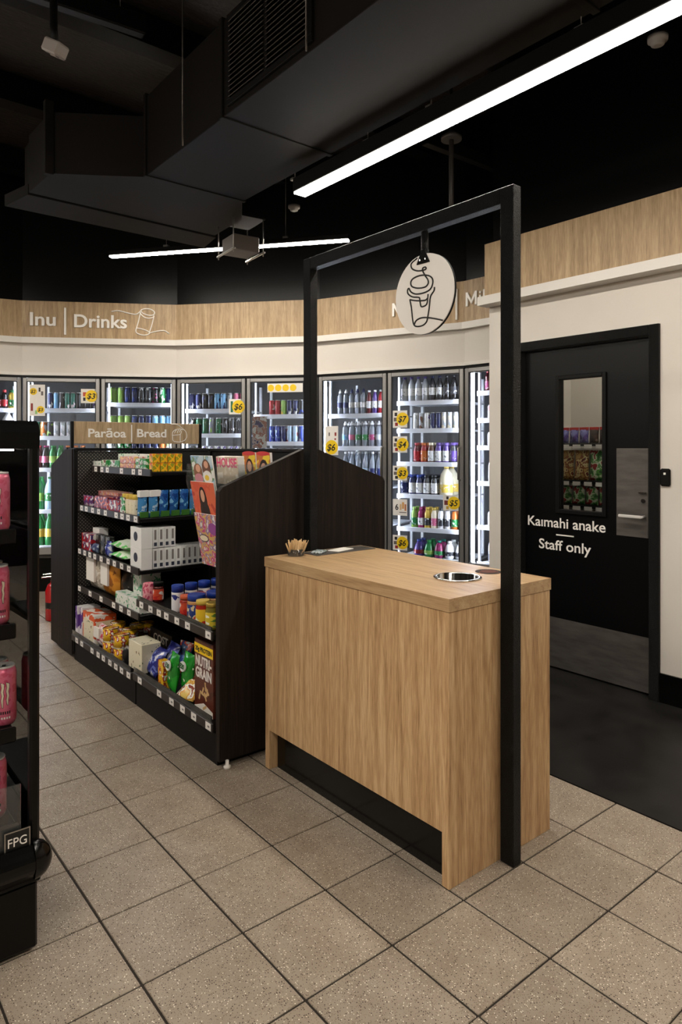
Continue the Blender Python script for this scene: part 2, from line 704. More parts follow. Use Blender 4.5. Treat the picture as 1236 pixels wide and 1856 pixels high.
for k in range(len(FAC)):
    facet_obj('wall_back_%d' % (k + 1), k, 0.0, 0.08, Z_RAIL, Z_BAND1 - 0.01, [WHITE_WALL])
    facet_obj('wall_upper_%d' % (k + 1), k, 0.03, 0.10, Z_BAND1 - 0.01, 4.14, [BLACK_WALL])
    o = facet_obj('trim_%d' % (k + 1), k, -0.012, 0.0, Z_BAND0, Z_BAND1, [OAK_BAND])
    o = facet_obj('trim_%d' % (k + 11), k, -0.05, 0.0, Z_LEDGE0, Z_BAND0, [WHITE_TRIM])
    o = facet_obj('trim_%d' % (k + 21), k, -0.03, 0.0, Z_RAIL - 0.028, Z_RAIL, [WHITE_TRIM])

# back of the cool room, dim
for k in range(len(FAC)):
    facet_obj('wall_cool_room_%d' % (k + 1), k, 1.25, 1.3, 0, 2.6, [pm('cool_room_panel', (64, 64, 66), 0.5)])
    facet_obj('ceiling_cool_room_%d' % (k + 1), k, 0.1, 1.25, 2.2, 2.22, [pm('cool_room_panel', (64, 64, 66), 0.5)])

# ---------------------------------------------------------------- right wall with the staff door
WX = 3.715
Y_END = 2.97
D0, D1, DZ = 1.795, 2.76, 2.078          # outer door frame
wr = MB()
wr.box(WX, WX + 0.13, D1, Y_END, 0, 2.78)
wr.box(WX, WX + 0.13, -4.4, D0, 0, 2.78)
wr.box(WX, WX + 0.13, D0, D1, DZ, 2.78)
struct('wall_right', wr, [WHITE_WALL])
struct('wall_right_upper', MB().box(WX + 0.04, WX + 0.12, -4.4, Y_END, 2.78, 4.14), [BLACK_WALL])
struct('trim_31', MB().box(WX - 0.06, WX, -4.4, 2.962, 2.41, 2.77), [OAK_BAND])
struct('trim_32', MB().box(WX - 0.11, WX, -4.4, 2.985, 2.352, 2.41), [WHITE_TRIM])
struct('baseboard_right', MB().box(WX - 0.012, WX, -4.4, D0, 0, 0.16), [BLACK_GLOSS])
# return between the fridges and the wall end
struct('wall_return', MB().box(WX + 0.13, 4.80, 2.98, 3.03, 0, 4.14), [WHITE_WALL])

# door
door = struct('door_1', MB().box(WX + 0.035, WX + 0.075, D0 + 0.06, 2.15, 0.012, DZ - 0.06)
              .box(WX + 0.035, WX + 0.075, 2.45, D1 - 0.06, 0.012, DZ - 0.06)
              .box(WX + 0.035, WX + 0.075, 2.15, 2.45, 0.012, 1.005)
              .box(WX + 0.035, WX + 0.075, 2.15, 2.45, 1.825, DZ - 0.06), [pm('door_black', (6, 6, 7), 0.35, spec=0.25)])
door['label'] = 'black staff door with narrow window and steel kick plate'
XF = WX + 0.035
MB().cbox(WX - 0.018, WX + 0.1, D0, D0 + 0.058, 0, DZ, 0.003).cbox(WX - 0.018, WX + 0.1, D1 - 0.058, D1, 0, DZ, 0.003) \
    .cbox(WX - 0.018, WX + 0.1, D0 + 0.058, D1 - 0.058, DZ - 0.058, DZ, 0.003).obj('door_frame', [BLACK_TEX], door)
fr = MB()
for y0, y1, z0, z1 in ((2.13, 2.155, 0.985, 1.845), (2.445, 2.47, 0.985, 1.845), (2.155, 2.445, 0.985, 1.01), (2.155, 2.445, 1.82, 1.845)):
    fr.cbox(XF - 0.014, XF + 0.045, y0, y1, z0, z1, 0.003)
fr.obj('window_bead', [BLACK], door)
MB().box(XF + 0.018, XF + 0.024, 2.155, 2.445, 1.01, 1.82).obj('window_pane', [GLASS], door)
kp = MB().box(XF - 0.003, XF, D0 + 0.065, D1 - 0.065, 0.014, 0.325).obj('kick_plate', [STEEL_DARK], door)
pp = MB().cbox(XF - 0.004, XF, 1.878, 2.068, 0.885, 1.392, 0.002).obj('lock_plate', [STEEL_DARK], door)
hd = MB()
hd.tube([(XF - 0.004, 1.90, 1.005), (XF - 0.05, 1.90, 1.005)], 0.009)
hd.cbox(XF - 0.058, XF - 0.042, 1.895, 2.03, 0.996, 1.014, 0.004)
hd.obj('lever_handle', [pm('satin_chrome', (225, 222, 218), 0.35, 0.3)], pp)
MB().lathe([(0.012, 0), (0.012, 0.008)], 12).obj('key_cylinder', [CHROME], pp).matrix_local = Matrix.Translation((XF - 0.004, 1.905, 1.095)) @ Matrix.Rotation(-math.pi / 2, 4, 'Y')
MB().cbox(XF - 0.018, XF - 0.004, 1.885, 1.93, 1.135, 1.145, 0.002).obj('snib', [CHROME], pp)


def door_text(name, txt, u0, u1, v_base, cap):
    a = onx(u0, v_base, XF)
    b = onx(u1, v_base, XF)
    zb = onx((u0 + u1) / 2, v_base, XF).z
    lettering(name, txt, door, (XF - 0.0005, a.y, zb), a.y - b.y, cap, WHITE_LETTER, 0.001, -math.pi / 2, 0.012)


door_text('lettering', 'Ka\u0131mahi anake', 957, 1097.5, 958, 0.062)
door_text('lettering', 'Staff only', 977, 1071.5, 999, 0.062)
a, b = onx(1008, 969, XF), onx(1040, 971, XF)
MB().box(XF - 0.0015, XF, b.y, a.y, a.z - 0.004, a.z + 0.004).obj('rule_line', [WHITE_LETTER], door)

# intercom on the wall beside the door
ic = thing('door_buzzer', 'small black door buzzer on the white wall beside the staff door', 'buzzer', (WX, 1.763, 1.234))
MB().cbox(-0.018, 0.0, -0.028, 0.028, -0.048, 0.048, 0.008).obj('housing', [BLACK], ic)
MB().cbox(-0.02, -0.018, -0.006, 0.006, 0.014, 0.026, 0.002).obj('button', [PAPER], ic)

# storeroom seen through the door window
struct('wall_storeroom', MB().box(4.72, 4.78, 1.0, 2.98, 0, 2.75), [WHITE_WALL])
struct('wall_storeroom_side', MB().box(WX + 0.13, 4.72, 1.0, 1.05, 0, 2.75), [WHITE_WALL])
struct('ceiling_storeroom', MB().box(WX + 0.13, 4.78, 1.0, 2.98, 2.7, 2.75), [WHITE_WALL])
sl = thing('storeroom_fill_light', 'added light panel, out of view, brightening the room behind the staff door', 'light', (4.25, 2.1, 2.7))  # added out of view so the stock behind the door window is lit
MB().cbox(-0.3, 0.3, -0.3, 0.3, -0.04, 0, 0.004).obj('housing', [WHITE_TRIM], sl)
MB().box(-0.27, 0.27, -0.27, 0.27, -0.046, -0.041).obj('diffuser', [glow('storeroom_fill_glow', LED_WARM, 7.0)], sl)

# ================================================================ LIGHTS OF THE SHOP
def linear_light(p0, p1, z, label, w=0.08, hgt=0.09, cables=3, power=LED_POWER, top=4.1):
    p0, p1 = Vector((p0[0], p0[1], 0)), Vector((p1[0], p1[1], 0))
    L = (p1 - p0).length
    h = math.atan2(p1.y - p0.y, p1.x - p0.x)
    t = thing('linear_light', label, 'light', (p0.x, p0.y, z), h)
    MB().cbox(0, L, -w / 2 - 0.006, w / 2 + 0.006, 0.012, hgt, 0.003).obj('housing', [BLACK], t)
    MB().cbox(0.004, L - 0.004, -w / 2, w / 2, 0.0, 0.012, 0.002).obj('diffuser', [glow('led_diffuser_%g' % power, LED_WARM, power)], t)
    for k in range(cables):
        x = L * (k + 0.5) / cables
        MB().tube([(x, 0, hgt), (x, 0, top - z)], 0.0016, 4).obj('suspension_cable', [STEEL], t)
        MB().cbox(x - 0.02, x + 0.02, -0.02, 0.02, hgt, hgt + 0.02, 0.002).obj('bracket', [STEEL], t)
    return t


linear_light((2.285, 3.20), (2.285, -1.6), 2.85, 'long bright linear light running beside the big duct', cables=4, top=4.1)
linear_light((2.106, 5.691), (3.379, 4.064), 3.0, 'shorter linear light hanging before the fridges behind the black portal frame', w=0.05, hgt=0.05, cables=2, power=88.0)
linear_light((-0.35, 5.4), (-0.35, -1.6), 2.85, 'linear light over the display case aisle outside the frame', cables=4)
linear_light((0.55, 6.1), (-1.2, 6.1), 3.0, 'linear light before the fridges beyond the left edge', cables=2, power=70.0)
linear_light((-2.6, 3.2), (-2.6, -1.6), 2.85, 'linear light over the farther aisle outside the frame', cables=4)

# ================================================================ COUNTER, PORTAL, HANGING SIGN
CX0, CX1, CYa, CYb, CZ = 1.613, 2.165, 1.448, 2.52, 0.92
ct = thing('coffee_counter', 'oak laminate coffee counter with black recessed kickboard', 'counter', ((CX0 + CX1) / 2, (CYa + CYb) / 2, 0))
ox, oy = (CX0 + CX1) / 2, (CYa + CYb) / 2
top = MB()
# worktop with a round waste hole: ring of quads around it
hole = Vector((1.908, 1.672))
hr = 0.076
T0, T1 = CZ - 0.042, CZ
N = 32
ring_i = [(hole.x + hr * math.cos(2 * math.pi * k / N), hole.y + hr * math.sin(2 * math.pi * k / N)) for k in range(N)]


def to_rect(k):
    a = 2 * math.pi * k / N
    c, s = math.cos(a), math.sin(a)
    t = min(((CX1 - hole.x) / c) if c > 1e-6 else 1e9, ((CX0 - hole.x) / c) if c < -1e-6 else 1e9,
            ((CYb - hole.y) / s) if s > 1e-6 else 1e9, ((CYa - hole.y) / s) if s < -1e-6 else 1e9)
    return (hole.x + c * t, hole.y + s * t)


ring_o = [to_rect(k) for k in range(N)]
corners = [(CX1, CYb), (CX0, CYb), (CX0, CYa), (CX1, CYa)]
vs = []
for z in (T0, T1):
    vs += [(x - ox, y - oy, z) for x, y in ring_i] + [(x - ox, y - oy, z) for x, y in ring_o] + [(x - ox, y - oy, z) for x, y in corners]
fs = []
B = 2 * N + 4
for k in range(N):
    k2 = (k + 1) % N
    pa, pb = ring_o[k], ring_o[k2]
    extra = None
    for ci, c in enumerate(corners):
        if abs(pa[0] - pb[0]) > 1e-6 and abs(pa[1] - pb[1]) > 1e-6 and ((abs(c[0] - pa[0]) < 1e-6 and abs(c[1] - pb[1]) < 1e-6) or (abs(c[1] - pa[1]) < 1e-6 and abs(c[0] - pb[0]) < 1e-6)):
            extra = 2 * N + ci
    if extra is None:
        fs.append((B + k, B + N + k, B + N + k2, B + k2))
        fs.append((k, k2, N + k2, N + k))
        fs.append((N + k, N + k2, B + N + k2, B + N + k))
    else:
        fs.append((B + k, B + N + k, B + extra, B + N + k2, B + k2))
        fs.append((k, k2, N + k2, extra, N + k))
        fs.append((N + k, extra, B + extra, B + N + k))
        fs.append((extra, N + k2, B + N + k2, B + extra))
    fs.append((k, B + k, B + k2, k2))
top.add(vs, fs)
tp = top.obj('worktop', [OAK_TOP], ct)
# side gables and panels
e = 0.003
MB().cbox(CX0 + e - ox, CX1 - e - ox, CYa + e - oy, CYa + 0.034 - oy, 0, T0 - 0.0015, 0.0012).obj('gable', [OAK], ct)
MB().cbox(CX0 + e - ox, CX1 - e - ox, CYb - 0.034 - oy, CYb - e - oy, 0, T0 - 0.0015, 0.0012).obj('gable', [OAK], ct)
MB().cbox(CX0 + e + 0.001 - ox, CX0 + 0.03 - ox, CYa + 0.035 - oy, CYb - 0.035 - oy, 0.17, T0 - 0.002, 0.001).obj('front_panel', [OAK], ct)
MB().cbox(CX1 - 0.03 - ox, CX1 - 0.01 - ox, CYa + 0.035 - oy, CYb - 0.035 - oy, 0.1, T0 - 0.002, 0.001).obj('cabinet_door', [OAK], ct)
MB().box(CX0 + 0.045 - ox, CX0 + 0.06 - ox, CYa + 0.036 - oy, CYb - 0.036 - oy, 0.0, 0.17).obj('kickboard', [BLACK_GLOSS], ct)
MB().lathe([(hr - 0.001, 0.0), (hr + 0.012, 0.001), (hr + 0.013, 0.003), (hr + 0.004, 0.005), (hr - 0.004, 0.003), (hr - 0.005, -0.16), (0.0, -0.165)], 32, (hole.x - ox, hole.y - oy, CZ), caps=False).obj('waste_chute', [CHROME], ct, None)
# sunken tray at the far end
trp = [Vector((p.x, p.y)) for p in (onz(572, 1004, CZ), onz(668, 991, CZ))]
TR = (1.80, 2.145, 2.385, 2.50)
fr = MB()
for x0, x1, y0, y1 in ((TR[0], TR[1], TR[2], TR[2] + 0.012), (TR[0], TR[1], TR[3] - 0.012, TR[3]), (TR[0], TR[0] + 0.012, TR[2] + 0.012, TR[3] - 0.012), (TR[1] - 0.012, TR[1], TR[2] + 0.012, TR[3] - 0.012)):
    fr.cbox(x0 - ox, x1 - ox, y0 - oy, y1 - oy, CZ, CZ + 0.003, 0.001)
fr.box(TR[0] + 0.012 - ox, TR[1] - 0.012 - ox, TR[2] + 0.012 - oy, TR[3] - 0.012 - oy, CZ, CZ + 0.0012)
fr.obj('inlaid_tray', [STEEL_DARK], ct)

# things on the counter
st = thing('stirrer_holder', 'little glass of wooden stir sticks at the far end of the counter', 'stirrers', (1.735, 2.455, CZ))
MB().lathe([(0.036, 0.0), (0.038, 0.03), (0.036, 0.03), (0.034, 0.003), (0.0, 0.003)], 16, caps=False).obj('cup', [ACRYLIC], st)
STICK = pm('stir_stick_wood', (222, 190, 142), 0.6)
for k in range(56):
    a = random.uniform(0, 6.28)
    r = 0.034 * math.sqrt(random.random())
    tx, ty = r * math.cos(a), r * math.sin(a)
    hh = random.uniform(0.055, 0.072)
    mb = MB().box(-0.0032, 0.0032, -0.0009, 0.0009, 0, hh)
    o = mb.obj('stir_stick', [STICK], st, (tx, ty, 0.004))
    o.rotation_euler = (-ty * 16, tx * 16, random.uniform(0, 3))
nk = tag(MB().cbox(-0.06, 0.06, -0.03, 0.03, 0, 0.004, 0.001).obj('napkin', [PAPER], None, (1.985, 2.448, CZ + 0.0015), 0.25), 'folded white paper slip lying in the tray on the counter', 'napkin')
sc_ = tag(MB().cbox(-0.035, 0.035, -0.025, 0.025, 0, 0.012, 0.004).obj('sugar_sachet', [printed('sachet', [(70, 92, 120), (190, 200, 205), (60, 80, 60)], 60)], None, (1.85, 2.44, CZ + 0.0015), 0.5), 'blue and white sachets beside the wooden stir sticks', 'sachet')
co = thing('round_sticker', 'dark round notice stuck beside the waste hole', 'sticker', (2.085, 1.672, CZ))
MB().lathe([(0.05, 0), (0.05, 0.0012)], 28).obj('disc', [printed('sticker_print', [(58, 40, 34), (40, 30, 30), (120, 60, 40)], 50, 0.8)], co)
MB().lathe([(0.03, 0.0012), (0.03, 0.0018)], 24).obj('centre_print', [pm('sticker_centre', (96, 52, 40), 0.8)], co)

# black portal frame straddling the counter
PX0, PX1 = 1.866, 1.908
pf = thing('portal_frame', 'tall black steel portal frame straddling the coffee counter', 'frame', (1.887, 1.99, 0))
MB().cbox(-0.021, 0.021, 1.392 - 1.99, 1.446 - 1.99, 0, 2.275, 0.002).obj('post', [BLACK_TEX], pf)
MB().cbox(-0.021, 0.021, 2.526 - 1.99, 2.580 - 1.99, 0, 2.275, 0.002).obj('post', [BLACK_TEX], pf)
MB().cbox(-0.021, 0.021, 1.446 - 1.99, 2.526 - 1.99, 2.222, 2.275, 0.002).obj('crossbar', [BLACK_TEX], pf)

# hanging disc with a one-line coffee cup
XD = 1.880
cD = onx(767.5, 533, XD)
hs = thing('hanging_sign', 'round white hanging sign with one-line takeaway coffee cup drawing', 'sign', (XD, cD.y, cD.z))
RD = 0.153
dm = MB().lathe([(RD, 0.0), (RD, 0.014)], 56, mi=0)
dm.m[-2] = 0
disc = dm.obj('disc', [pm('disc_white', (236, 231, 225), 0.35, 0.0)], hs)
disc.matrix_local = Matrix.Rotation(math.pi / 2, 4, 'Y')
MB().lathe([(RD + 0.0006, 0.004), (RD + 0.0006, 0.0138)], 56, caps=False).obj('edge_band', [BLACK], hs).matrix_local = Matrix.Rotation(math.pi / 2, 4, 'Y')
STROKES = [
    [(395, 350), (352, 385), (335, 415), (347, 450), (390, 468), (440, 465), (475, 452), (470, 434), (450, 440), (443, 458), (452, 485), (472, 520), (495, 555), (495, 590), (465, 620), (400, 630), (345, 615), (333, 580), (350, 545), (400, 518), (460, 508), (512, 518), (538, 550), (535, 600), (510, 645), (450, 675), (380, 685), (335, 665), (316, 632), (304, 652), (310, 685), (350, 712), (410, 717), (418, 745), (426, 790), (437, 804), (470, 792), (485, 770), (492, 725), (495, 685)],
    [(325, 738), (370, 746), (420, 748), (470, 742), (490, 722)],
    [(325, 738), (340, 820), (350, 920), (365, 975), (400, 988), (450, 975), (480, 945), (490, 910), (505, 820), (518, 710), (550, 655), (555, 620)],
    [(365, 970), (385, 932), (430, 908), (490, 905), (560, 915), (632, 930)],
]
for stroke in STROKES:
    pts = []
    for px, py in stroke:
        p = onx(680 + px * 240 / 1236, 400 + py * 240 / 1236, XD)
        pts.append((-0.001, p.y - cD.y, p.z - cD.z))
    MB().tube(smooth_path(pts, 4), 0.0030, 6).obj('drawn_line', [INK], hs)
# fixing: rod with a splayed foot clipped over the disc
rt = 2.222 - cD.z
MB().lathe([(0.014, RD + 0.016), (0.014, rt)], 14, (0.007, 0, 0)).obj('hanger_tube', [BLACK_TEX], hs)
MB().prism([(-0.034, RD - 0.036), (0.034, RD - 0.036), (0.012, RD + 0.006), (0.012, RD + 0.018), (-0.012, RD + 0.018), (-0.012, RD + 0.006)], -0.004, 0.018, 'x').obj('hanger_clip', [BLACK_TEX], hs)
for s_ in (-1, 1):
    MB().lathe([(0.004, 0), (0.004, 0.003)], 8).obj('screw', [CHROME], hs).matrix_local = Matrix.Translation((-0.004, 0.014 * s_, RD - 0.022)) @ Matrix.Rotation(-math.pi / 2, 4, 'Y')

# ================================================================ LETTERING ON THE OAK BAND
def band_sign(k, name, label, words, bars, icon=None, bold=0.018):
    a, h, L = FAC[k]
    t = thing(name, label, 'sign', (a.x, a.y, 0), h)
    for txt, u0, u1, vb, cap in words:
        x0, z0 = facet_point(k, u0, vb, 0.012)
        x1, _ = facet_point(k, u1, vb, 0.012)
        if txt[0] == 'M':
            mw, q = cap * 0.98, cap * 0.17
            MB().prism([(x0, z0), (x0 + q, z0), (x0 + q, z0 + cap * 0.62), (x0 + mw / 2, z0 + cap * 0.12), (x0 + mw - q, z0 + cap * 0.62), (x0 + mw - q, z0), (x0 + mw, z0), (x0 + mw, z0 + cap), (x0 + mw - q, z0 + cap), (x0 + mw / 2, z0 + cap * 0.40), (x0 + q, z0 + cap), (x0, z0 + cap)], -0.028, -0.014, 'y').obj('lettering', [WHITE_LETTER], t)
            txt, x0 = txt[1:], x0 + mw + cap * 0.2
        lettering('lettering', txt, t, (x0, -0.014, z0), x1 - x0, cap, WHITE_LETTER, 0.014, 0, bold)
    for u, v0, v1 in bars:
        x, z1 = facet_point(k, u, v0, 0.012)
        _, z0 = facet_point(k, u, v1, 0.012)
        MB().cbox(x - 0.009, x + 0.009, -0.028, -0.012, z0, z1, 0.002).obj('divider_bar', [WHITE_LETTER], t)
    for st_ in icon or []:
        pts = []
        for px, py in st_:
            x, z = facet_point(k, px * 0.27508, 520 + py * 0.27508, 0.012)
            pts.append((x, -0.018, z))
        MB().tube(smooth_path(pts, 4), 0.0055, 6).obj('icon_line', [WHITE_LETTER], t)
    return t


CAN_ICON = [[(735, 163), (780, 158), (840, 172), (890, 182), (915, 172), (935, 150)],
            [(930, 153), (955, 146), (990, 148), (1017, 165), (1013, 184), (985, 189), (948, 178), (930, 163), (930, 153)],
            [(924, 175), (950, 200), (985, 208), (1012, 200)],
            [(926, 168), (912, 230), (895, 286)], [(1015, 190), (1000, 255), (982, 305)],
            [(895, 286), (902, 305), (940, 318), (975, 315), (985, 301), (960, 286), (920, 275), (900, 274), (895, 290)],
            [(982, 305), (1040, 292), (1085, 290), (1115, 310)]]
band_sign(1, 'drinks_sign', 'raised white Inu Drinks lettering with can outline on oak band', [('Inu', 55, 101.5, 589.5, 0.122), ('Drinks', 135, 230.5, 593, 0.122)], [(118.5, 558, 607)], CAN_ICON)
band_sign(3, 'milk_sign', 'raised white Miraka Milk lettering on oak band behind the round sign', [('Miraka', 712, 806, 574, 0.115)], [(828, 524, 580)], None, 0.004)
band_sign(4, 'milk_sign', 'raised white Milk lettering at the end of the oak band', [('Milk', 846, 899, 556, 0.115)], [], None, 0.004)

# ================================================================ PRODUCTS: drinks
RGB = dict(navy=(28, 36, 84), blue=(46, 68, 152), sky=(120, 178, 222), teal=(26, 116, 98), green=(30, 118, 58), lime=(148, 190, 92),
           dark_green=(20, 84, 50), orange=(198, 108, 48), yellow=(222, 190, 84), red=(160, 34, 42), pink=(204, 104, 138), magenta=(152, 48, 100),
           purple=(88, 64, 140), black=(26, 26, 30), silver=(178, 182, 188), white=(234, 234, 236), grey=(120, 124, 132), brown=(92, 58, 40),
           cream=(236, 226, 200), maroon=(96, 24, 34), pale_blue=(176, 204, 230), charcoal=(48, 48, 54), clear=(200, 210, 218))
CLEAR_PET = clear('clear_pet', (0.86, 0.91, 0.95), 0.3, 0.34, (205, 215, 232))
LID_METAL = pm('can_lid', (222, 220, 218), 0.3, 0.35)


def drink_mat(col, accent):
    return printed('drink_%s_%s' % (col, accent), [RGB[col], RGB[col], RGB[accent]], 30, 0.25, len(col) + 0.37 * len(accent), (1, 1, 0.55), (0.5, 0.6))


PROFILES = {  # body profile, cap profile, label profile (radius, height)
    'can': ([(0.026, 0), (0.033, 0.012), (0.033, 0.148), (0.027, 0.163), (0.0275, 0.168)], None, None, 'drink can'),
    'slim': ([(0.022, 0), (0.0285, 0.010), (0.0285, 0.135), (0.024, 0.148), (0.0245, 0.152)], None, None, 'slim can'),
    'short': ([(0.024, 0), (0.0325, 0.010), (0.0325, 0.108), (0.0265, 0.12), (0.027, 0.124)], None, None, 'short can'),
    'pet': ([(0.028, 0), (0.033, 0.008), (0.033, 0.14), (0.028, 0.165), (0.0145, 0.20), (0.0135, 0.21)], [(0.0155, 0.21), (0.0155, 0.228)], [(0.0336, 0.06), (0.0336, 0.125)], 'drink bottle'),
    'large': ([(0.038, 0), (0.045, 0.01), (0.045, 0.19), (0.038, 0.235), (0.016, 0.295), (0.0145, 0.305)], [(0.0165, 0.305), (0.0165, 0.325)], [(0.0456, 0.09), (0.0456, 0.17)], 'large bottle'),
    'sport': ([(0.03, 0), (0.034, 0.008), (0.032, 0.09), (0.034, 0.15), (0.030, 0.185), (0.016, 0.21)], [(0.018, 0.21), (0.018, 0.225), (0.010, 0.235), (0.010, 0.246)], [(0.0346, 0.07), (0.0346, 0.12)], 'sports cap bottle'),
    'juice': ([(0.030, 0), (0.034, 0.008), (0.033, 0.10), (0.034, 0.13), (0.020, 0.165)], [(0.0215, 0.165), (0.0215, 0.185), (0.019, 0.19)], [(0.0346, 0.03), (0.0346, 0.095)], 'juice bottle'),
    'shake': ([(0.030, 0), (0.034, 0.006), (0.034, 0.12), (0.026, 0.15), (0.023, 0.158)], [(0.0255, 0.158), (0.0255, 0.182)], [(0.0344, 0.02), (0.0344, 0.11)], 'milk drink bottle'),
    'jug': ([(0.056, 0), (0.064, 0.012), (0.064, 0.14), (0.052, 0.19), (0.026, 0.23), (0.020, 0.24)], [(0.022, 0.24), (0.022, 0.262)], [(0.0646, 0.03), (0.0646, 0.10)], 'milk jug'),
    'globe': ([(0.030, 0), (0.046, 0.02), (0.048, 0.07), (0.036, 0.115), (0.018, 0.14)], [(0.021, 0.14), (0.021, 0.16)], [(0.0486, 0.035), (0.0490, 0.07)], 'round juice bottle'),
}
PCACHE = {}


def drink_meshes(kind, body, label, cap):
    key = (kind, body, label, cap)
    if key not in PCACHE:
        bp, cp, lp, _ = PROFILES[kind]
        if cp is None:
            mb = MB().lathe(bp[:-1], 12, mi=0)
            mb.lathe([(bp[-2][0], bp[-2][1]), bp[-1], (bp[-1][0] - 0.003, bp[-1][1] - 0.003), (0.0, bp[-1][1] - 0.004)], 12, mi=1, caps=False)
            PCACHE[key] = (mb.mesh('drink_can', [drink_mat(body, label), LID_METAL]), None, None)
        else:
            bm_ = CLEAR_PET if body == 'clear' else pm('liquid_' + body, RGB[body], 0.15, coat=0.3)
            PCACHE[key] = (MB().lathe(bp, 12).mesh('drink_bottle', [bm_]),
                           MB().lathe(cp, 12).mesh('cap', [pm('cap_' + cap, RGB[cap], 0.4)]),
                           MB().lathe(lp, 12, caps=False).mesh('label_band', [printed('label_' + label, [RGB[label], RGB[label], RGB['white'] if label != 'white' else RGB['grey']], 34, 0.35, len(label) * 0.7, (1, 1, 1.2), (0.52, 0.62))]))
    return PCACHE[key]


def drink(kind, body, label, cap, loc, rz, text, group):
    b, c, l = drink_meshes(kind, body, label, cap)
    name = PROFILES[kind][3].replace(' ', '_')
    o = place(name, b, None, loc, rz)
    if c:
        place('cap', c, o)
        place('label_band', l, o)
    tag(o, text, 'can' if c is None else ('jug' if kind == 'jug' else 'bottle'), group)
    return o


# ================================================================ FRIDGES
def hidden_by_shop_floor(p):
    """true where the gondola or the counter covers a point from the photograph's standpoint"""
    u, v = project(p)
    if u < -150 or u > 905:
        return True
    if 95 < u < 690:
        top = 818 if 130 < u < 560 else (845 if u <= 130 else 826 + (u - 578) * 0.365)
        if v > top + 6:
            return True
    if 480 < u < 990 and v > 1030:
        return True
    return False


NTH = ['first', 'second', 'third', 'fourth', 'fifth', 'sixth', 'seventh', 'eighth', 'ninth']
ORD = ['top', 'second', 'third', 'fourth', 'fifth', 'sixth']
FRIDGE_LED = glow('fridge_led', LED_COOL, FRIDGE_POWER)
DIM_SHELF = pm('cool_room_dark', (40, 42, 46), 0.6)


